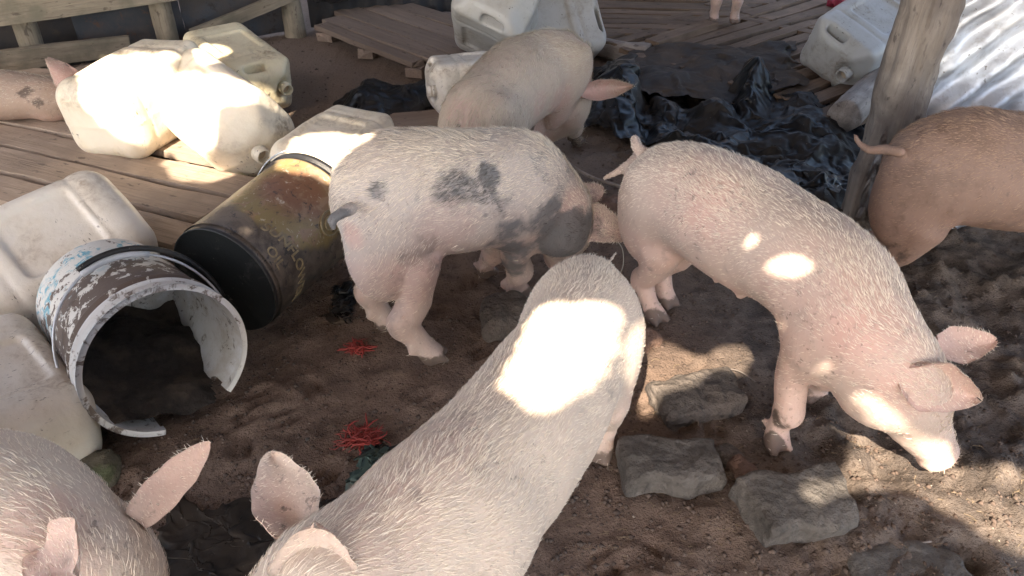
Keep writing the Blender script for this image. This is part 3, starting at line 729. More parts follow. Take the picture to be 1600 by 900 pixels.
# ragged foil wrap at the foot of the post
V = []; nu, nv = 50, 34
for i in range(nu):
    for j in range(nv):
        a = -2.3 + 2.9 * i / (nu - 1); z = .0 + .30 * j / (nv - 1) * (1 + .2 * math.sin(i * .7)); rr = .068 + .016 * (1 - abs(float(fbm(a * 3, z * 14, 4, 3, 3)))) + .006 * float(fbm(a * 9, z * 40, 4, 2, 3))
        V.append((pb.x + .003 + math.cos(a) * rr, pb.y + math.sin(a) * rr, z))
WRAP = mat_plain('dirty_foil', (.42, .42, .43), .4, .6, 40, .4, .6, (.16, .13, .115), (.42, .6), .02)
tag(mesh('foil_wrap', V, grid_faces(nu, nv), WRAP), 'muddy crinkled foil wrapped round the foot of the leaning post', 'foil')

# ------------------------------------------------------------------ jerrycans
def can_mesh(W=.29, D=.235, L=.45, seed=0, dent=.006, slot=True, vox=.0055, shoulder=.042, crn=.045):
    Fd = Field((-W / 2 - .03, -D / 2 - .03, -L / 2 - .03), (W / 2 + .03, D / 2 + .03, L / 2 + .04), vox); X, Y, Z = Fd.grid()
    dn = dent * fbm(X * 6, Y * 6, Z * 6, 2, seed)
    rr = crn; hx, hy, hz = W / 2 - rr, D / 2 - rr, L / 2 - rr
    qx, qy, qz = np.abs(X) - hx, np.abs(Y) - hy, np.abs(Z) - hz
    d = np.sqrt(np.maximum(qx, 0) ** 2 + np.maximum(qy, 0) ** 2 + np.maximum(qz, 0) ** 2) + np.minimum(np.maximum(np.maximum(qx, qy), qz), 0) - rr
    smax = lambda a, b, k: -smin(-a, -b, k)
    for sx in (1, -1):      # chamfered shoulders at the spout end
        d = smax(d, (X * sx * .62 + Z * .785) - (W / 2 * .62 + L / 2 * .785 - shoulder), .012)
        d = smax(d, (Y * sx * .62 + Z * .785) - (D / 2 * .62 + L / 2 * .785 - shoulder * .7), .012)
    # body bands, mould seam, side panels
    d = d + .004 * np.exp(-((np.abs(Z - L * .22)) / .006) ** 2) + .004 * np.exp(-((np.abs(Z + L * .30)) / .006) ** 2) - .0025 * np.exp(-(Y / .0035) ** 2)
    pan = smax(np.abs(X) - W * .3, np.abs(Z + .03) - L * .2, .02); d = d + .011 * sstep(.006, -.006, pan) * sstep(0, .03, np.abs(Y) - D * .3)
    if slot:      # hand hole and the recess round the spout
        sl = np.sqrt(np.maximum(np.abs(X + .035) - .035, 0) ** 2 + (Z - (L / 2 - .035)) ** 2) - .012
        d = smax(d, -sl, .008)
        rc = np.sqrt((X - W * .27) ** 2 + Y ** 2 * .6 + (Z - (L / 2 + .012)) ** 2) - .042; d = smax(d, -rc, .014)
    f = (d + dn).astype(np.float32)
    return nets(f, Fd.lo, Fd.h, 2)
_cv, _cf = can_mesh(dent=.004); _cv2, _cf2 = can_mesh(.30, .24, .44, 5, .006); _cv3, _cf3 = can_mesh(.29, .23, .45, 9, .005, False, shoulder=.055, crn=.062)
SPOUT_IN = mat_plain('spout_shadowed_plastic', (.5, .4, .28), .5)
def can(label, pc, p0, p1, yh, m, sc=1., variant=0, flip=False, spx=None, group='white plastic jerrycans', cap=None):
    """pc centre; p0->p1 direction of the spout end; yh: where the flat broad face looks"""
    loc = at(*pc); z = (at(*p1) - at(*p0)).normalized(); y = Vector(yh); y = (y - z * z.dot(y)).normalized(); x = y.cross(z)
    M = M4(loc, Matrix((x, y, z)).transposed()) @ Matrix.Diagonal((*((sc,) * 3 if not hasattr(sc, '__len__') else sc), 1))
    if flip: M = M @ Matrix.Rotation(math.pi, 4, 'Z')
    root = empty('jerrycan', loc, label, 'jerrycan', group)
    v, f = ((_cv, _cf), (_cv2, _cf2), (_cv3, _cf3))[variant]
    mesh('can_body', v, f, m, root, M)
    top = .45 / 2 - (.002 if variant == 2 else .020); sx = .29 * .27 if spx is None else spx
    pr = [(.0245, -.012), (.0245, .004), (.0275, .006), (.0275, .009), (.0245, .011), (.0245, .017), (.0272, .019), (.0272, .022), (.0245, .024), (.0245, .034), (.0205, .034), (.0195, .02), (.0195, -.010)]
    sv, sf = lathe(pr, 32); mesh('spout', sv, sf, m, root, M @ Matrix.Translation((sx, 0, top)))
    iv, if_ = lathe([(.0198, .008), (0, .007)], 24)
    if cap: cv, cf = lathe([(.031, -.004), (.031, .026), (.027, .030), (0, .030)], 32); mesh('cap', cv, cf, cap, root, M @ Matrix.Translation((sx, 0, top + .01)))
    else: mesh('spout_bore', iv, if_, SPOUT_IN, root, M @ Matrix.Translation((sx, 0, top)))
    return root
can('big white jerrycan with a rounded base, sunlit, leftmost on the planks', (226, 150, .205), (185, 170, .20), (270, 120, .22), (-.3, -.6, .7), CAN_W, (1.0, 1.1, 1.0), 2)
can('white jerrycan lying in front on the planks with its open spout facing the buckets', (346, 180, .18), (290, 150, .19), (430, 262, .13), (-.25, -.6, .8), CAN_W, (.92, .95, 1.12), 2, True, .02)
can('yellowish jerrycan at the back of the group, its handle slot facing right', (375, 110, .15), (345, 85, .17), (405, 132, .13), (.2, -.2, 1), CAN_Y, (.85, .85, .95))
can('white jerrycan half lit by the sun behind the black bucket', (530, 246, .12), (500, 262, .12), (562, 218, .12), (-.1, -.3, 1), CAN_W, (.86, .9, .84), 2)
can('wide dirty jerrycan leaning behind the paint-spattered bucket', (72, 412, .12), (150, 365, .15), (-20, 450, .12), (.1, -.6, .8), CAN_B, (1.0, 1, 1), 2)
can('stained jerrycan at the left edge next to the broken bucket', (2, 628, .09), (75, 715, .09), (-46, 545, .10), (.4, -.2, .9), CAN_B, (.80, .85, .88), 2)
can('cream jerrycan with its spout facing left, behind the dusty pink pig', (745, 130, .13), (800, 125, .13), (690, 135, .13), (0, .15, 1), CAN_B, .80, 0)
can('grey-white jerrycan at the top, half behind the one with creases', (775, 25, .25), (775, 60, .1), (775, 10, .3), (-.2, -1, .2), CAN_G, 1.0, 1)
can('grey-white creased jerrycan lying on its side above the dusty pink pig', (852, 45, .14), (790, 55, .14), (915, 40, .14), (.1, -.75, .6), CAN_G, 1.08, 1)
can('dull jerrycan with its spout end facing the camera, behind the leaning post', (1350, 62, .2), (1385, 40, .2), (1330, 75, .15), (.35, -.2, 1), CAN_G, .98)

# ------------------------------------------------------------------ buckets
def bucket_frame(pa, pb_, up=(0, 0, 1)):
    A, B = at(*pa), at(*pb_); z = (B - A).normalized(); u = Vector(up); y = (u - z * z.dot(u)).normalized(); x = y.cross(z)
    return A, Matrix((x, y, z)).transposed()     # local z: bottom -> rim; local y: up
def paint_bucket_mat():
    k = Mat('flaking_paint'); p = k.obj(); xyz = k.sep(p); n1 = k.noise(p, 9, 7, .7, .5); n2 = k.noise(p, 38, 6, .7, .7); n3 = k.noise(p, 14, 3)
    f = k.math('ADD', k.math('MULTIPLY', n1, .55), k.math('MULTIPLY', n2, .5))
    white = (.60, .58, .54); brown = (.11, .08, .065); blue = (.13, .33, .42)
    lo = k.ramp(xyz[2], .20, .08)        # more paint near the base
    thr = k.math('ADD', f, k.math('MULTIPLY', lo, .09))
    c = k.mix(k.ramp(thr, .555, .58), brown, white)
    c = k.mix(k.math('MULTIPLY', k.math('MULTIPLY', k.ramp(n3, .45, .55), k.ramp(n2, .5, .54)), lo), c, blue)
    c = k.mix(k.ramp(xyz[2], .292, .297), c, k.mix(k.ramp(f, .53, .60), (.62, .62, .62), (.16, .13, .11)))
    k.P(Base_Color=c, Roughness=.7, Normal=k.bump(f, .5, .006)); return k.m
def inner_mat():
    k = Mat('bucket_inside'); p = k.obj(); n1 = k.noise(p, 8, 6, .7); n2 = k.noise(p, 40, 5, .7, 1.)
    c = k.mix(k.ramp(n1, .4, .62), (.68, .72, .78), (.5, .5, .5)); c = k.mix(k.math('MULTIPLY', k.ramp(n2, .56, .64), k.ramp(n1, .38, .6)), c, (.05, .042, .04))
    k.P(Base_Color=c, Roughness=.5, Normal=k.bump(n2, .3, .004)); return k.m
A1, R1 = bucket_frame((165, 462, .115), (262, 566, .150)); BR, BL = .152, .34; A1 = at(262, 566, .150) - Vector(R1.col[2]) * BL
root = empty('broken_bucket', Vector((A1.x, A1.y, 0)), 'broken white-lined bucket with flaking white and blue paint, its mouth towards the camera', 'bucket')
root_M = M4(A1, R1)
def shell(r0, r1, z0, z1, thick, nA, nZ, gap=None, flange=()):
    """bucket wall with thickness, facing segments inside gap removed; returns outer, inner"""
    def ring(rad_off):
        V = []
        for i in range(nZ + 1):
            t = i / nZ; z = z0 + (z1 - z0) * t; r_ = r0 + (r1 - r0) * t + rad_off
            for fz, fh, fr in flange:
                if rad_off >= 0 and abs(z - fz) < fh: r_ += fr
            for k in range(nA): a = 2 * math.pi * k / nA; V.append((r_ * math.sin(a), r_ * math.cos(a), z))
        return V
    keep = lambda i, k: gap is None or not gap(i / nZ, 2 * math.pi * (k + .5) / nA)
    Vo, Vi = ring(0), ring(-thick); n = len(Vo); Fo, Fi = [], []
    for i in range(nZ):
        for k in range(nA):
            if not keep(i, k): continue
            a, b, c, d = i * nA + k, i * nA + (k + 1) % nA, (i + 1) * nA + (k + 1) % nA, (i + 1) * nA + k
            Fo.append((a, d, c, b)); Fi.append((a, b, c, d))
            for (di, dk, e0, e1) in ((0, 1, b, c), (0, -1, d, a), (1, 0, c, d), (-1, 0, a, b)):
                i2, k2 = i + di, (k + dk) % nA
                if i2 < 0 or i2 >= nZ or not keep(i2, k2): Fo.append((e1, e0, e0 + n, e1 + n))
    return Vo + Vi, Fo, Vo + [(x, y, z) for x, y, z in Vi], [tuple(q + n for q in f) for f in Fi]
def torn(t, a):       # angle measured from the top of the lying bucket; 180 deg is underneath
    w = .17 + .30 * t + .06 * math.sin(t * 9) + .02 * math.sin(t * 31)
    return abs(a - (math.pi - .15)) < w and t > .45 + .05 * math.sin(a * 9)
PB, PBI = paint_bucket_mat(), inner_mat()
vo, fo, vi, fi = shell(BR * .93, BR, 0, BL, .0045, 160, 90, torn, ((.275, .004, .006), (.30, .004, .007), (.318, .003, .006), (BL, .006, .007)))
def used(V, F):
    ids = sorted({i for f in F for i in f}); mp = {j: n for n, j in enumerate(ids)}
    return [V[i] for i in ids], [tuple(mp[i] for i in f) for f in F]
v_, f_ = used(vo, fo); mesh('outer_wall', v_, f_, PB, root, root_M)
v_, f_ = used(vi, fi); mesh('inner_lining', v_, f_, PBI, root, root_M)
bv, bf = lathe([(0, .004), (BR * .92, .004), (BR * .92, .0005), (0, .0)], 64); mesh('bucket_base', bv, bf, PBI, root, root_M)
V = []; out_ = []; nu, nv = 60, 60
for i in range(nu):
    for j in range(nv):
        q, ang = .003 + (BL * .97) * i / (nu - 1), None; rr_ = BR * (.93 + .07 * q / BL) - .006; x = rr_ * (j / (nv - 1) * 2 - 1)
        yr_ = math.sqrt(max(rr_ * rr_ - x * x, 0)); y = -.078 - .050 * x / BR - .05 * (q / BL) ** 3 + .05 * (1 - q / BL) + .012 * float(fbm(x * 14, q * 14, 3, 3, 3)); out_.append(y < -yr_ - .004)
        V.append((x, y, q))
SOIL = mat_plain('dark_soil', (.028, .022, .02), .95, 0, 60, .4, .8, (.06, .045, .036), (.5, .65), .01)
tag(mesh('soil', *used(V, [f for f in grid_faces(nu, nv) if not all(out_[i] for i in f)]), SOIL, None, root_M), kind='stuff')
# wire handle with a black grip, hanging over the wall from two side lugs
WIRE = mat_plain('dull_wire', (.55, .57, .6), .4, .5, 60, .3)
def arc_handle(r_, zc, drop, tilt, th, a0=-100, a1=100, n=40):
    P = []
    for i in range(n + 1):
        a = R(a0 + (a1 - a0) * i / n); w = math.cos(a * .9) ** 1
        P.append(Vector((math.sin(a) * r_, math.cos(a) * r_, zc - drop * max(0, math.cos(a)) * 1.0)))
    return P
hv = arc_handle(BR + .012, .255, .085, 0, 0); v_, f_ = tube(hv, .0028, 8); mesh('wire_handle', v_, f_, WIRE, root, root_M)
v_, f_ = tube([hv[16] + Vector((0, .002, 0))] + hv[17:26], .0065, 10); mesh('handle_grip', v_, f_, mat_plain('grey_grip', (.45, .47, .5), .5), root, root_M)
v_, f_ = tube(arc_handle(BR + .022, .215, .05, 0, 0, -20, 85, 26), .006, 8); mesh('strap', v_, f_, BLACKP, root, root_M)
for sx in (1, -1):
    v_, f_ = lathe([(0, 0), (.012, 0), (.012, .01), (.008, .014), (0, .014)], 20)
    mesh('lug', v_, f_, WIRE, root, root_M @ M4((sx * (BR - .002), -.01, .258), Matrix(((0, 0, sx), (0, 1, 0), (-sx, 0, 0)))))

# black oil bucket, mouth away
def label_mat():
    k = Mat('worn_label'); p = k.obj(); xyz = k.sep(p); n1 = k.noise(p, 11, 7, .7, .6); n2 = k.noise(p, 45, 6, .75, .6)
    c = k.mix(k.ramp(n1, .38, .62), (.05, .042, .038), (.14, .115, .095)); c = k.mix(k.ramp(n2, .56, .62), c, (.03, .03, .034))
    n3 = k.noise(k.scale(p, (1, 1, 1)), 16, 6, .7, 1.5)
    # yellow sunflower picture rubbed to orange and brown
    d = k.n('VectorMath', {0: p, 1: (-.055, .125, .225)}, operation='DISTANCE').outputs[1]
    d = k.math('ADD', d, k.math('MULTIPLY', k.math('SUBTRACT', n1, .5), .09))
    pic = k.mix(k.ramp(d, .05, .115), (.19, .095, .055), (.22, .165, .07)); pic = k.mix(k.ramp(n3, .5, .6), pic, (.25, .16, .10)); pic = k.mix(k.ramp(n2, .58, .66), pic, (.45, .40, .33)); pic = k.mix(k.ramp(n2, .44, .35), pic, (.06, .045, .035))
    c = k.mix(k.ramp(d, .158, .135), c, pic)
    c = k.mix(k.ramp(xyz[2], .318, .326), c, (.015, .015, .017)); c = k.mix(k.ramp(xyz[2], .012, .008), c, (.02, .02, .022))
    k.P(Base_Color=c, Roughness=.42, Normal=k.bump(n2, .35, .003)); return k.m
A2b, R2 = bucket_frame((350, 440, .148), (472, 338, .155)); M2 = M4(A2b, R2)
root = empty('oil_bucket', Vector((A2b.x, A2b.y, 0)), 'black oil bucket with a rubbed sunflower label, lying with its round base to the camera', 'bucket')
BW, BH = .142, .355
bv, bf = lathe([(BW * .93, .0), (BW * .94, .006), (BW * .935, .010), (BW * .985, .20), (BW, .318), (BW + .005, .320), (BW + .005, .328), (BW, .330), (BW, .337), (BW + .008, .339), (BW + .008, .350), (BW + .002, .355), (BW - .006, .355), (BW - .006, .02)], 96)
mesh('bucket_wall', bv, bf, label_mat(), root, M2)
bv, bf = lathe([(0, .008), (BW * .60, .008), (BW * .62, .006), (BW * .90, .006), (BW * .92, .0), (BW * .935, -.0005), (BW * .935, .009)], 96)
kb = Mat('scuffed_black_base'); p = kb.obj(); n1 = kb.noise(p, 14, 7, .75, .5); n2 = kb.noise(p, 60, 5, .7)
cc = kb.mix(kb.ramp(n1, .55, .7), (.012, .014, .014), (.085, .08, .07)); cc = kb.mix(kb.math('MULTIPLY', kb.ramp(n2, .62, .7), kb.ramp(n1, .5, .6)), cc, (.22, .2, .17)); kb.P(Base_Color=cc, Roughness=.6, Normal=kb.bump(n2, .3, .003))
mesh('bucket_base', bv, bf, kb.m, root, M2)
GOLD = mat_plain('rubbed_gold_ink', (.36, .29, .17), .5, .1, 60, .5, .2, (.15, .12, .09), (.5, .7))
def wrap_text(txt, size, ang0, z, flip=1, name='lettering', sp=1.0, bend=0.):
    cu = bpy.data.curves.new('t', 'FONT'); cu.body = txt; cu.size = size; cu.extrude = .0012; cu.space_character = sp; cu.resolution_u = 3; cu.offset = size * .012
    to = bpy.data.objects.new('t', cu); scene.collection.objects.link(to); dg_ = bpy.context.evaluated_depsgraph_get()
    me = bpy.data.meshes.new_from_object(to.evaluated_get(dg_)); V = np.array([v.co[:] for v in me.vertices]); F = [tuple(p.vertices) for p in me.polygons]
    bpy.data.objects.remove(to); bpy.data.curves.remove(cu); bpy.data.meshes.remove(me)
    cx = (V[:, 0].min() + V[:, 0].max()) / 2; W = []
    for x, y, zz in V:
        zz2 = z + y - bend * (x - cx) ** 2; rb = BW * (.935 + .065 * min(1, zz2 / .318)); a = ang0 - x / rb; r_ = rb + .0012 + zz
        W.append((r_ * math.sin(a), r_ * math.cos(a), zz2))
    o = mesh(name, W, F, GOLD, root, M2, smooth=False); return o
wrap_text('SUNFLOWER', .036, R(-32), .085, bend=1.5)
wrap_text('OIL', .034, R(-50), .035)
# spiral emblem near the rim
sp = []
for i in range(90):
    t = i / 89; a = t * 4.2 * math.pi; q = .006 + .026 * t; ang = R(-72) + q * math.cos(a) / BW; z = .235 + q * math.sin(a) * 1.25
    sp.append((math.sin(ang) * (BW * .99 + .001), math.cos(ang) * (BW * .99 + .001), z))
v_, f_ = tube(sp, .0024, 6); mesh('spiral_emblem', v_, f_, GOLD, root, M2)
hv = arc_handle(BW + .014, .31, -.045, 0, 0, -95, 95); v_, f_ = tube(hv, .0022, 8); mesh('wire_handle', v_, f_, WIRE, root, M2)

# ------------------------------------------------------------------ plastic sheeting
def tarp(name, outline, zf, m, label, cat, n=110, seed=0, amp=.05, freq=5., zoff=.012, group=None):
    """crumpled sheet over a 4-corner pixel outline (u,v), zf(u,v) extra height"""
    A, B, C, D = [at(*q, 0) for q in outline]; U, Vv = np.meshgrid(np.linspace(0, 1, n), np.linspace(0, 1, n), indexing='ij')
    wx_ = .25 * fbm(U * 3, Vv * 3, seed, 2, seed + 9); rg = 1 - np.abs(fbm(U * freq * .7 + seed + wx_, Vv * freq * .6 + wx_, seed, 2, seed, .35)) * 1.3; r2 = 1 - np.abs(fbm(U * freq * 1.6 + Vv * freq, Vv * freq * 1.2 + seed, 3, 2, seed + 2, .4))
    wu = .06 * fbm(Vv * 4, seed, 1, 3, 1) * (np.abs(U - .5) * 2) ** 2; wv = .07 * fbm(U * 5, seed, 2, 3, 2) * (np.abs(Vv - .5) * 2) ** 2
    u, v = U + wu, Vv + wv
    P = [((1 - u) * (1 - v) * A[i] + u * (1 - v) * B[i] + u * v * C[i] + (1 - u) * v * D[i]) for i in range(2)]
    rag = np.minimum(np.minimum(U, 1 - U), np.minimum(Vv, 1 - Vv)); base = gz(P[0], P[1])
    e = sstep(0, .12, rag)
    sx = .02 * fbm(U * 7, Vv * 7, 4, 3, seed + 5); sy = .02 * fbm(U * 7, Vv * 7, 8, 3, seed + 6)
    Z = base + zoff + (amp * .75 * facets(U, Vv, freq * .62, freq * .5, seed) ** 1.4 + amp * .2 * facets(U, Vv, freq * 1.3, freq * 1.2, seed + 3) + amp * .35 * np.maximum(0, rg - .3)) * (.25 + .75 * e) + zf(U, Vv) + .0008 * fbm(U * 30, Vv * 30, 2, 2, 3)
    W = np.stack([P[0] + sx, P[1] + sy, Z], -1).reshape(-1, 3); F = np.array(grid_faces(n, n))
    return tag(mesh(name, np.vstack([W, W - [0, 0, .0012]]), np.vstack([F, F[:, ::-1] + len(W)]), m), label, cat, group)
bl = lambda U, V, u, v, ru, rv, h: h * np.exp(-((U - u) / ru) ** 2 - ((V - v) / rv) ** 2)
tarp('black_sack', [(905, 200), (1075, 262), (1060, 130), (925, 112)], lambda U, V: bl(U, V, .45, .55, .35, .4, .15) - bl(U, V, .62, .5, .10, .45, .09), TARP, 'glossy black plastic sack bulging beside the dusty pink pig snout', 'plastic sheet', 120, 3, .035, 3.)
tarp('black_sheeting', [(1010, 275), (1330, 330), (1345, 205), (1020, 170)], lambda U, V: bl(U, V, .3, .75, .12, .2, .10) + bl(U, V, .7, .6, .25, .3, .05), TARP, 'torn crumpled black plastic sheeting between the pink pig and the leaning post', 'plastic sheet', 150, 6, .085, 4.6)
tarp('black_sheeting', [(1110, 212), (1330, 250), (1290, 150), (1130, 135)], lambda U, V: bl(U, V, .25, .55, .12, .35, .16) + bl(U, V, .7, .4, .2, .3, .05), TARP, 'peaked fold of black plastic rising in front of the slatted floor', 'plastic sheet', 110, 8, .06, 4.)
tarp('dirt_sheeting', [(1000, 180), (1260, 175), (1240, 95), (990, 105)], lambda U, V: .07 + 0 * U, TARP2, 'mud-coloured sheeting spread over the edge of the slatted floor', 'plastic sheet', 100, 11, .05, 5.)
tarp('black_sheeting', [(1170, 360), (1330, 420), (1340, 300), (1190, 270)], lambda U, V: .02 + bl(U, V, .6, .6, .4, .3, .04), TARP, 'black plastic at the foot of the leaning post', 'plastic sheet', 80, 14, .05, 4.)
tarp('black_sheeting', [(555, 240), (700, 230), (705, 128), (530, 165)], lambda U, V: bl(U, V, .25, .5, .2, .4, .10) + bl(U, V, .7, .6, .3, .3, .07), TARP, 'dusty black plastic heap between the jerrycans and the pale jerrycan', 'plastic sheet', 100, 17, .06, 3.5)
tarp('black_sheeting', [(495, 45), (640, 30), (660, -30), (500, -20)], lambda U, V: .12 + bl(U, V, .6, .4, .25, .3, .10), TARP2, 'dark plastic bundle at the back behind the dusty pallet', 'plastic sheet', 80, 19, .08, 3.5)
tarp('black_mat', [(225, 960), (610, 960), (560, 785), (240, 790)], lambda U, V: 0 * U, mat_tarp('wet_black_mat', (.014, .011, .009), (.045, .032, .022), .8, .45), 'wet black mat pressed into the dirt between the two nearest pigs', 'mat', 90, 23, .010, 4., .006)
tarp('black_scrap', [(526, 492), (548, 490), (545, 455), (530, 455)], lambda U, V: 0 * U, TARP, 'small torn black plastic scrap near the spotted pig hind foot', 'scrap', 24, 27, .012, 2.)
tarp('black_scrap', [(510, 500), (545, 505), (540, 490), (515, 488)], lambda U, V: 0 * U, TARP2, 'flat dark scrap lying just below the torn black one', 'scrap', 20, 29, .006, 2., .004)
tarp('green_strap', [(548, 790), (574, 790), (605, 712), (583, 708)], lambda U, V: .008 + .02 * np.sin(V * 3), mat_plain('faded_green', (.05, .085, .07), .6, 0, 30, .4, .2, (.15, .06, .05), (.55, .7)), 'faded green strap sticking out beside the foreground pig', 'strap', 26, 31, .012, 2.)
tarp('black_strap', [(575, 722), (625, 728), (618, 708), (580, 705)], lambda U, V: .01 + 0 * U, TARP, 'short black strap end under the foreground pig neck', 'strap', 26, 33, .012, 2.)

# ------------------------------------------------------------------ stones and blocks
def rock(name, label, cat, px, py, size, rot, m, seed, z=.0, wob=.012, flat=False, scal=None, group=None, tilt=0., rn=.018, chip=10):
    sx, sy, sz = size; h = max(.004, min(.006, max(size) / 34)); Fd = Field((-sx / 2 - .03, -sy / 2 - .03, -sz / 2 - .02), (sx / 2 + .03, sy / 2 + .03, sz / 2 + .02), h); X, Y, Z = Fd.grid()
    X2 = X; Y2 = Y
    if scal == 'wave': Y2 = Y + .006 * np.sin(X / sx * 2 * math.pi * 1.5 + .6); X2 = X + .005 * np.sin(Y / sy * 5)
    elif scal: Y2 = Y + .25 * sy * np.maximum(0, X / sx) - .1 * sy
    qx, qy, qz = np.abs(X2) - sx / 2 + rn, np.abs(Y2) - sy / 2 + rn, np.abs(Z) - sz / 2 + rn
    d = np.sqrt(np.maximum(qx, 0) ** 2 + np.maximum(qy, 0) ** 2 + np.maximum(qz, 0) ** 2) + np.minimum(np.maximum(np.maximum(qx, qy), qz), 0) - rn
    rr_ = random.Random(seed * 7 + 1)
    for _ in range(chip):
        n_ = Vector((rr_.uniform(-1, 1), rr_.uniform(-1, 1), rr_.uniform(-.15, 1.1))).normalized(); sup = abs(n_.x) * sx / 2 + abs(n_.y) * sy / 2 + abs(n_.z) * sz / 2
        d = -smin(-d, -(X * n_.x + Y * n_.y + Z * n_.z - sup * rr_.uniform(.72, .93) + .004 * fbm(X * 30, Y * 30, Z * 30, 1, seed)), .004)
    d = d + wob * .7 * fbm(X * 9, Y * 9, Z * 9, 2, seed) + wob * .45 * fbm(X * 35, Y * 35, Z * 35, 3, seed + 5)
    v, f = nets(d.astype(np.float32), Fd.lo, Fd.h, 1); p = at(px, py, z + sz / 2)
    M = Matrix.Translation(p) @ Matrix.Rotation(R(rot), 4, 'Z') @ Matrix.Rotation(R(tilt), 4, 'X')
    return tag(mesh(name, v, f, m, None, M), label, cat, group)
RK = mat_rock('grey_brown_stone', (.10, .083, .072), (.17, .14, .12)); RK2 = mat_rock('concrete_block', (.095, .083, .074), (.155, .137, .122)); RK3 = mat_rock('brick_brown', (.17, .10, .075), (.24, .15, .11)); RK4 = mat_rock('mossy_stone', (.12, .11, .08), (.2, .17, .12), (.09, .1, .05))
rock('stone', 'rough rounded stone behind the foreground pig, by the spotted pig front foot', 'stone', 792, 497, (.13, .12, .055), 10, RK, 1, 0, .02, rn=.02)
rock('stone', 'angular grey stone with a peak, above the other blocks', 'stone', 1098, 625, (.20, .125, .06), 14, RK, 2, -.005, .015, scal=True, tilt=8, rn=.006, chip=18)
rock('paving_block', 'wavy-edged paving block nearest the foreground pig', 'paving block', 1048, 728, (.185, .105, .062), -2, RK2, 3, 0, .008, scal='wave', group='interlocking paving blocks', rn=.007, chip=5)
rock('paving_block', 'wavy-edged paving block with a sun patch on its corner', 'paving block', 1247, 790, (.20, .115, .062), 10, RK2, 4, .002, .009, scal='wave', group='interlocking paving blocks', tilt=5, rn=.007, chip=5)
rock('brick_piece', 'narrow brown brick piece wedged between the two paving blocks', 'brick', 1165, 743, (.035, .085, .035), 22, RK3, 5, 0, .006, rn=.008)
rock('brick', 'flat grey-brown brick sunk in the mud at the bottom right', 'brick', 1420, 905, (.20, .12, .05), 5, RK2, 6, -.034, .008, rn=.006)
rock('stone', 'small grey stone tucked behind the first paving block', 'stone', 1140, 712, (.05, .06, .03), 30, RK, 7, -.005, .01, rn=.012)
rock('stone', 'greenish stone beside the foremost jerrycan', 'stone', 142, 732, (.09, .07, .045), 20, RK4, 8, -.01, .012, rn=.015)
rock('wood_chunk', 'pale broken wood chunk in the sun near the pink pig hind foot', 'wood chunk', 1000, 530, (.055, .07, .03), 35, RK3, 9, 0, .012, rn=.008)
rock('stone', 'dark lump of stone by the pink pig tail', 'stone', 968, 330, (.10, .09, .06), 0, RK3, 12, 0, .02, rn=.025)
# pebbles, straw, crumbs
def scatter(name, n, m, fn, label_kind='stuff', **k):
    V, F = [], []
    for i in range(n):
        v, f = fn(i); o = len(V); V += v; F += [tuple(q + o for q in t) for t in f]
    return tag(mesh(name, V, F, m, M=Matrix.Identity(4), **k), kind='stuff')
def place():
    while True:
        px, py = random.uniform(-40, 1640), random.uniform(60, 960) ; p = at(px, py, 0)
        if py > 250 or random.random() < .35: return p
def crumb(smin_, smax_):
    def f(i):
        p = place(); s = smin_ + (smax_ - smin_) * random.random() ** 3; z = float(gz(p.x, p.y)); V = []
        for a, b, c in ((1, 0, 0), (-1, 0, 0), (0, 1, 0), (0, -1, 0), (0, 0, 1), (0, 0, -.6)):
            V.append((p.x + a * s * random.uniform(.5, 1.3), p.y + b * s * random.uniform(.5, 1.3), z + s * .2 + c * s * random.uniform(.4, .8)))
        return V, [(0, 2, 4), (2, 1, 4), (1, 3, 4), (3, 0, 4), (2, 0, 5), (1, 2, 5), (3, 1, 5), (0, 3, 5)]
    return f
scatter('dirt_crumbs', 16000, mat_plain('crumb_dirt', (.13, .09, .07), .95, 0, 9, .3, .2, (.08, .06, .05), (.4, .6)), crumb(.0010, .0075))
scatter('pale_grit', 1300, mat_plain('pale_grit', (.36, .30, .24), .9), crumb(.0008, .0028), smooth=False)
def straw(i):
    p = place(); z = float(gz(p.x, p.y)) + .002; a = random.uniform(0, math.pi); L = .004 + .022 * random.random() ** 2; w = .0006; dx, dy = math.cos(a) * L, math.sin(a) * L; b = random.uniform(-.3, .3)
    q = (p.x + dx * .5 - dy * b, p.y + dy * .5 + dx * b)
    V = [(p.x, p.y - w, z), (p.x, p.y + w, z), (q[0], q[1] - w, z + .0015), (q[0], q[1] + w, z + .0015), (p.x + dx, p.y + dy - w, z), (p.x + dx, p.y + dy + w, z)]
    return V, [(0, 2, 3, 1), (2, 4, 5, 3)]
scatter('straw_bits', 1500, mat_plain('straw', (.32, .24, .15), .9), straw)
# shredded red plastic
RED = mat_plain('red_strands', (.38, .055, .045), .5, 0, 20, .4, .2)
def tuft(px, py, rad, n, seed, label):
    rr = random.Random(seed); c = g(px, py); V, F = [], []
    for i in range(n):
        a = rr.uniform(0, 2 * math.pi); L = rad * rr.uniform(.5, 1.3); w = rr.uniform(.0008, .0026); q = rr.random() ** .6 * rad * .75; b = rr.uniform(0, 2 * math.pi)
        s = Vector((c.x + math.cos(b) * q * 1.25, c.y + math.sin(b) * q * .8, c.z + rr.uniform(.002, .014))); P = [s.copy()]
        for t in range(4):
            a += rr.uniform(-.9, .9); s = s + Vector((math.cos(a), math.sin(a), rr.uniform(-.35, .4))) * L / 4; s.z = max(s.z, c.z + .001); P.append(s.copy())
        v, f = tube(P, [w, w, w * .9, w * .8, w * .4], 4); o = len(V); V += v; F += [tuple(q_ + o for q_ in t) for t in f]
    tag(mesh('red_strands', V, F, RED), label, 'plastic strands', 'tufts of shredded red plastic')
tuft(568, 690, .036, 130, 1, 'larger tuft of shredded red plastic on the dirt near the green strap')
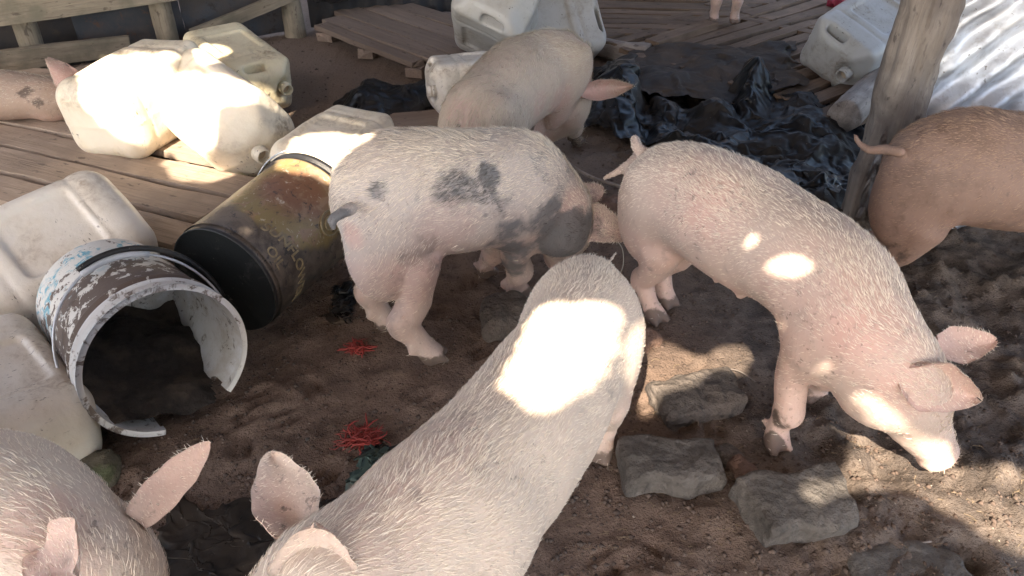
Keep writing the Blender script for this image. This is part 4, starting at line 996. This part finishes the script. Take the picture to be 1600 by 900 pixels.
tuft(560, 546, .026, 70, 2, 'smaller tuft of red plastic behind the spotted pig hind hoof')
tuft(1045, 146, .02, 20, 3, 'tiny red scrap caught in the black plastic')
RD2 = mat_plain('dark_red', (.30, .02, .05), .6)
rock('red_scrap', 'dark red scrap of cloth at the very top right', 'scrap', 1335, 2, (.22, .10, .06), 5, RD2, 30, .08, .03, rn=.02)
# thin twine and twigs
TW = mat_plain('twine', (.5, .46, .38), .8)
def string(pts, r_, label, cat='twine', m=None):
    P = crom([list(at(*q)) for q in pts], 6); v, f = tube([Vector(p) for p in P], r_, 6); tag(mesh(cat.replace(' ', '_'), v, f, m or TW), label, cat)
string([(985, 290, .06), (965, 305, .05), (952, 322, .02)], .0016, 'pale twine looping down behind the pink pig')
string([(960, 372, .10), (972, 388, .07), (974, 412, .03), (968, 430, .01)], .0012, 'thin white thread hanging below the spotted pig ear')
string([(972, 300, .03), (962, 322, .03), (966, 345, .01)], .0016, 'second pale twine strand near the dark lump of stone')
string([(1180, 596, .02), (1155, 580, .015), (1130, 575, .01)], .0016, 'thin dark twig in the sunny patch of mud', 'twig', W_POST)
string([(1390, 842, .012), (1420, 850, .014), (1455, 846, .01)], .0018, 'reddish twig by the paving block with the sun patch', 'twig', W_POST)
string([(880, 250, .03), (920, 275, .02), (970, 292, .015)], .006, 'dark crooked stick on the ground behind the spotted pig head', 'stick', W_POST)
for k, (px, py, s) in enumerate(((440, 593, .012), (480, 686, .010), (1095, 800, .008), (660, 556, .008), (302, 480, .006))):
    rock('pebble', ['pale pebble on the dirt right of the broken bucket', 'tan crumb of feed on the dirt below the broken bucket', 'small pebble below the first paving block', 'small pebble by the spotted pig hoof', 'tiny pebble between the two buckets'][k], 'pebble', px, py, (s, s * .8, s * .6), 20 * k, RK2, 40 + k, 0, .001, rn=.003)
cv, cf = lathe([(0, 0), (.024, 0), (.026, .004), (.026, .05), (.030, .052), (.030, .06), (.022, .06), (.020, .01), (0, .008)], 28)
tag(mesh('black_cup', cv, cf, BLACKP, None, M4(at(762, 62, .12), Matrix.Rotation(R(12), 3, 'X'))), 'small black plastic cup between the two stacked grey-white jerrycans', 'cup')
tarp('black_scrap', [(728, 75), (762, 78), (752, 52), (725, 58)], lambda U, V: .08 + .03 * U, TARP, 'curled black scrap left of the small black cup', 'scrap', 24, 41, .03, 2.)
# ------------------------------------------------------------------ unseen roof added to shade the pen, holes cut to shape the sun patches
ROOFM = mat_plain('sun_mask_grey', (.42, .40, .37), .6, .0, 8, .3, .2)  # added roof kept pale so it bounces light down
SUN_HOLES = ('////////////////////////////////////196-197/196-198//198-201/199-202/200-203/201-203////////////////////////////////151-155/150-158/149-159,160-161/14'
    '6-162/135-163/132-163/130-163/129-163/128-163/126-163/125-163/125-163/125-162/125-162/125-162/125-162,180-182/126-162,179-182/119-121,126-162,178-182/'
    '117-122,125-162,177-183/116-162,176-183/115-161,174-184/113-161,173-184/113-152,154-160,172-185/112-152,156-160,171-184/112-152,172-183/111-121,122-15'
    '2,174-178/111-120,122-152,166-167/111-120,122-152,161-165/111-151,158-165/111-151,156-165/111-151,154-164/111-150,153-163/111-116,118-150,153-163/111-'
    '116,118-150,153-163/111-116,118-149,154-164/112-115,120-122,123-149,156-158,160-164/113-115,124-148,161-164/131-147/133-147/134-146/134-146/133-145/13'
    '3-145/133-144/133-144/134-144/134-144/135-144/136-143/138-142/139-140////113-116/113-117/113-120/113-124/113-125/112-125/77-78,100-105,111-125/76-79,1'
    '00-108,111-125/77-79,99-108,110-125/98-108,109-125/98-125/97-125/97-107,108-125/96-108,109-125/96-107,110-124/95-106,112-124/95-105,116-124/95-104,119'
    '-123/95-103,121-123/96-102//////87-88/87-90/87-91/88-92/88-95/89-95/90-96/91-96/92-95/////////////////////35-36/34-40/33-43/33-44/32-48/33-49/33-50/34'
    '-50/35-51/36-51/37-51/39-52/34-37,41-52/34-40,43-51/35-43,48-50/36-45/38-47/39-53/40-53/41-53/41-53/41-52/41-52/42-51/42-50/43-50,73-74/44-50,72-75/45'
    '-50,73-75/45-51/45-52/44-52/44-53/44-54/45-54,64-67/17-21,45-54,64-67/17-22,47-52,61-62/17-22,59-63/18-22,58-63/18-23,58-62/18-23,39-42,59-60/19-23,39'
    '-42,43-45/20-23,43-45/20-24,34-37,44-45/20-25,32-37/20-27,31-37/20-28,30-36/20-35/20-34/19-32/19-31/18-31/18-30/17-29/17-28/16-28/15-27/13-24/11-24/9-'
    '23/8-23/8-23/8-23/8-23/8-23/9-24/9-24/10-24/13-24/16-24/17-24/20-24/21-23/////////////////////////////////////////////////////')
RX0, RY0, RCS, RZ = -217, -102, 0.0125, 2.1
rx = np.arange(int(-2.9 / RCS), int(2.9 / RCS)); ry = np.arange(int(-2.6 / RCS), int(3.9 / RCS)); hole = np.zeros((len(rx) - 1, len(ry) - 1), bool)
for i_, row in enumerate(SUN_HOLES.split('/')):
    for run in row.split(','):
        if run:
            a_, b_ = map(int, run.split('-')); x_ = RX0 + i_ - rx[0]
            if 0 <= x_ < hole.shape[0]: hole[x_, max(0, RY0 + a_ - ry[0]):RY0 + b_ - ry[0]] = True
GX, GY = np.meshgrid(rx * RCS, ry * RCS, indexing='ij'); nx, ny = GX.shape; ids = np.arange(nx * ny).reshape(nx, ny)
F = np.stack([ids[:-1, :-1], ids[1:, :-1], ids[1:, 1:], ids[:-1, 1:]], -1)[~hole]
# round off the hole edges
V2 = np.stack([GX, GY], -1).reshape(-1, 2); ec = {}
E_ = np.concatenate([np.sort(F[:, [k, (k + 1) % 4]], 1) for k in range(4)]); ek, ecn = np.unique(E_, axis=0, return_counts=True); bd = ek[ecn == 1]
on = np.zeros(len(V2), bool); on[bd.ravel()] = True; inner_ = on & (V2[:, 0] > rx[0] * RCS + .01) & (V2[:, 0] < rx[-1] * RCS - .01) & (V2[:, 1] > ry[0] * RCS + .01) & (V2[:, 1] < ry[-1] * RCS - .01)
for _ in range(6):
    S_ = np.zeros_like(V2); C_ = np.zeros(len(V2))
    for a_, b_ in ((0, 1), (1, 0)):
        for j_ in range(2): S_[:, j_] += np.bincount(bd[:, a_], V2[bd[:, b_], j_], len(V2))
        C_ += np.bincount(bd[:, a_], minlength=len(V2))
    V2 = np.where(inner_[:, None], V2 * .45 + .55 * S_ / np.maximum(C_, 1)[:, None], V2)
nz_ = np.stack([fbm(V2[:, 0] * 16, V2[:, 1] * 16, 0, 3, 5), fbm(V2[:, 0] * 16, V2[:, 1] * 16, 0, 3, 6)], 1) * .015
V2 = np.where(inner_[:, None], V2 + nz_, V2)
Zr = RZ + .006 * np.sin(V2[:, 0] / .076 * 2 * math.pi) * 0 + .004 * fbm(V2[:, 0] * 3, V2[:, 1] * 3, 0, 2, 3)
V3 = np.column_stack([V2, Zr]); u_ids = np.unique(F); mp_ = np.zeros(len(V3), int); mp_[u_ids] = np.arange(len(u_ids)); V3 = V3[u_ids]; F = mp_[F]
sun_mask = empty('sun_mask_roof', (0, 1.6, 0), 'unseen roof sheet added to shade the pen, its holes cut to shape the sun patches', 'roof')
mesh('mask_sheet', np.vstack([V3, V3 + [0, 0, .004]]), np.vstack([F[:, ::-1], F + len(V3)]), ROOFM, sun_mask, Matrix.Identity(4), smooth=False)
for x_, y_ in ((-2.75, -2.4), (2.75, -2.4), (-2.75, 3.7), (2.75, 3.7)): pole('pole', (x_, y_, -.1), (x_, y_, RZ + .0), .05, .045, W_POST, 300 + int(x_ * 3 + y_), sun_mask)  # supports for the added roof, also out of view
for y_ in (-2.4, 3.7): pole('beam', (-2.85, y_, RZ - .045), (2.85, y_, RZ - .045), .04, .04, W_POST, 320 + int(y_), sun_mask)
# ------------------------------------------------------------------ the pigs
pig('grey and white pig with blue-black blotches, rooting head down in the middle',
    [(572, 318, .345, .085, .095), (606, 308, .355, .115, .13), (665, 303, .355, .12, .132), (735, 298, .345, .118, .13), (795, 290, .335, .105, .122), (840, 305, .295, .086, .10), (872, 335, .235, .076, .084), (885, 368, .15, .056, .06), (875, 400, .06, .036, .034)],
    [(672, 565, .10, -1, True), (598, 512, .10, 1, True), (803, 462, .52, -1, False), (752, 430, .55, 1, False)],
    [((890, 332, .245), (984, 366, .17), (-.3, .1, 1), .095, .8, .15, .006, 22, 15, .8), ((905, 308, .25), (938, 296, .25), (0, .5, 1), .06, .5, .2)],
    [(548, 325, .40, .014), (530, 334, .405, .012), (518, 344, .40, .009), (522, 356, .385, .006)],
    (SK_C, HAIR_W), 11, 28000, .016,
    dark=[(588, 293, .024, .75), (772, 270, .026, .55), (750, 262, .06, .36), (790, 290, .05, .3), (840, 255, .05, .3), (540, 345, .018, .9), (552, 340, .016, .8), (862, 345, .05, .8), (872, 375, .06, 1.), (900, 350, .04, .5), (514, 352, .02, 1), (520, 345, .02, 1), (900, 380, .05, .8), (940, 352, .03, .6), (803, 400, .05, 1.), (800, 430, .04, .9), (800, 375, .05, .7), (690, 315, .05, .3), (720, 290, .05, .28), (815, 340, .06, .28), (770, 335, .05, .28), (930, 345, .03, .6), (905, 372, .07, .9), (890, 395, .06, 1.), (900, 270, .03, .4), (880, 310, .035, .45)],
    pink=[(540, 372, .03, 1), (905, 325, .05, .8), (700, 360, .07, .5), (660, 440, .08, .3)], cheek=(.78, .84, .95, .80), ham=1.05)
pig('clean pink pig with sun flecks on its side, sniffing the ground beside the paving blocks',
    [(1030, 300, .31, .072, .085), (1062, 302, .335, .100, .115), (1130, 338, .345, .108, .122), (1222, 388, .35, .104, .112), (1298, 448, .345, .10, .108), (1340, 520, .31, .088, .10), (1392, 585, .255, .076, .086), (1430, 648, .155, .052, .058), (1462, 705, .07, .034, .033)],
    [(1018, 498, .07, -1, True), (1036, 476, .07, 1, True), (1207, 692, .55, -1, False), (1262, 612, .56, 1, False)],
    [((1408, 580, .315), (1540, 632, .25), (-.35, .2, 1), 0.092, .8, -.15, .006, 22, 15, .75), ((1462, 545, .27), (1550, 534, .27), (.3, .9, .6), .07, .5, .1)],
    [(1014, 240, .385, .013), (997, 232, .40, .011), (992, 216, .41, .009), (1000, 236, .38, .008), (975, 262, .36, .007), (945, 278, .33, .004)],
    (SK_D, HAIR_W), 21, 20000, .012, dark=[(1078, 265, .008, .8), (1205, 660, .02, .5), (1290, 300, .02, .3)],
    pink=[(1060, 300, .10, .4), (1250, 470, .12, .4), (1380, 560, .08, .5), (1340, 480, .08, .3), (1430, 620, .06, .5), (1110, 330, .08, .5)],
    dirt=[(1207, 660, .03, .5), (1207, 690, .03, .6), (1018, 495, .03, .6)], cheek=(.76, .84, .95, .80), teats=True)
pig('large cream pig seen from above in the foreground with bright sun across its back',
    [(916, 482, .325, .078, .098), (908, 515, .335, .090, .112), (882, 575, .335, .090, .118), (832, 655, .34, .096, .12), (765, 742, .345, .098, .12), (690, 820, .36, .100, .118), (600, 890, .375, .086, .102), (515, 950, .38, .078, .09), (440, 1020, .31, .052, .06), (395, 1070, .24, .036, .035)],
    [('w', .17, 1.02, .12, 1, True), ('w', .04, 1.06, .12, -1, True), ('w', .0, .66, .55, 1, False), ('w', -.14, .70, .55, -1, False)],
    [((462, 835, .43), (422, 704, .47), (1, .2, -.2), .075, -.5, .1), ((492, 905, .45), (488, 822, .50), (1, .1, 0), .085, -.5, .1)],
    [(938, 428, .37, .012), (950, 412, .37, .010), (962, 396, .36, .009), (968, 388, .36, .005)],
    (SK_A, HAIR_W), 31, 22000, .012, dark=[(700, 640, .02, .4), (640, 760, .015, .35)], pink=[(660, 680, .07, .5), (600, 800, .06, .5), (420, 780, .04, .5)], hw=.0006, cheek=(.76, .82, .95, .80))
pig('cream pig reaching in from the left corner with one ear pricked up',
    [(-420, 830, .33, .09, .11), (-330, 815, .34, .11, .125), (-200, 815, .34, .115, .13), (-90, 818, .345, .112, .128), (0, 832, .35, .104, .118), (75, 868, .35, .088, .10), (130, 915, .335, .078, .086), (170, 990, .26, .054, .058), (190, 1050, .20, .035, .035)],
    [('w', -1.03, .52, .12, 1, True), ('w', -1.0, .68, .12, -1, True), ('w', -.66, .50, .5, -1, False), ('w', -.68, .66, .5, 1, False)],
    [((212, 812, .38), (326, 690, .42), (-.6, -.6, -.2), .05, .4, .1), ((75, 850, .43), (128, 905, .45), (.8, .3, .5), .075, .5, .1)],
    None, (SK_A, HAIR_W), 41, 13000, .012, pink=[(60, 800, .05, .8), (290, 740, .06, .5), (90, 860, .05, .6)], hw=.0006, cheek=(.76, .83, .95, .81))
pig('dusty pink pig behind the others, head turned down towards the black plastic',
    [(738, 215, .27, .08, .09), (758, 185, .30, .105, .12), (795, 143, .325, .115, .125), (835, 115, .34, .108, .118), (864, 108, .34, .09, .104), (882, 130, .27, .078, .09), (886, 160, .20, .070, .075), (868, 192, .12, .050, .053), (846, 214, .05, .034, .033)],
    [('w', -.13, 1.80, .12, -1, True), ('w', -.25, 1.86, .12, 1, True), (900, 228, .52, -1, False), (860, 205, .52, 1, False)],
    [((905, 145, .27), (978, 136, .25), (0, .5, 1), .07, 1.1, .2, .006, 22, 15, .8), ((882, 98, .32), (900, 88, .34), (.5, .3, -.2), .05, .5, .1)],
    None, (SK_E, HAIR_Y), 51, 16000, .018, pink=[(930, 135, .05, 1.2), (715, 185, .06, .6), (880, 160, .06, .5), (850, 165, .04, .5)], dark=[(845, 85, .02, .35), (709, 193, .006, .8)], dirt=[(900, 225, .03, .6)], cheek=(.74, .8, .95, .80))
pig('muddy brown pig with a thin tail standing at the right edge by the leaning post',
    [(1432, 265, .33, .075, .085), (1462, 262, .345, .10, .113), (1500, 262, .35, .115, .128), (1570, 266, .35, .12, .13), (1660, 268, .33, .13, .14), (1740, 270, .33, .118, .13), (1810, 272, .31, .09, .10), (1870, 300, .25, .06, .06), (1910, 325, .20, .036, .036)],
    [('w', .90, 1.50, .09, -1, True), ('w', .95, 1.66, .09, 1, True), ('w', 1.42, 1.44, .55, -1, False), ('w', 1.40, 1.62, .55, 1, False)],
    [((1800, 240, .38), (1850, 210, .40), (0, .5, 1), .08, .5, .1), ((1780, 200, .38), (1820, 180, .42), (0, .5, 1), .08, .5, .1)],
    [(1408, 238, .40, .014), (1380, 234, .39, .012), (1360, 236, .38, .011), (1344, 226, .385, .009), (1335, 212, .40, .006)],
    (SK_F, HAIR_T), 61, 20000, .010, dark=[(1470, 200, .05, .3), (1400, 410, .05, .4)], dirt=[(1400, 400, .04, .5)], cheek=(.76, .84, .95, .80), ham=1.1)
pig('sleepy pig lying on the boards behind the jerrycans, one pink ear raised',
    [(-190, 152, .17, .07, .06), (-130, 150, .17, .10, .08), (-50, 148, .17, .105, .08), (20, 148, .165, .10, .076), (70, 150, .16, .075, .066), (115, 152, .15, .06, .058), (160, 158, .13, .042, .042), (185, 160, .125, .034, .034)],
    [], [((112, 140, .20), (70, 92, .30), (.9, .1, .6), .10, .9, .1, .006, 22, 15, .8)], None, (SK_G, HAIR_Y), 71, 6000, .01, pink=[(95, 120, .06, 1)], dirt=[(50, 150, .05, .5), (20, 130, .05, .4)], cheek=(.6, .7, .95, .75))
_h = at(1129, 38, .08)
pig('pale pig far back on the slatted floor, only its front legs in view',
    [('w', _h.x - .1, _h.y + .72, .42, .09, .10), ('w', _h.x - .08, _h.y + .62, .43, .12, .13), ('w', _h.x - .05, _h.y + .4, .43, .13, .14), ('w', _h.x, _h.y + .2, .43, .12, .13), ('w', _h.x, _h.y + .05, .44, .11, .13), ('w', _h.x, _h.y - .08, .47, .09, .1), ('w', _h.x, _h.y - .18, .5, .075, .085), ('w', _h.x, _h.y - .28, .48, .05, .055), ('w', _h.x, _h.y - .35, .46, .034, .034)],
    [('w', _h.x - .045, _h.y, .55, -1, False), ('w', _h.x + .045, _h.y - .01, .55, 1, False), ('w', _h.x - .16, _h.y + .56, .15, -1, True), ('w', _h.x, _h.y + .56, .15, 1, True)],
    [], None, (SK_E, HAIR_Y), 81, 0, cheek=(.7, .8, .95, .82), zb=.085, vox=.009)
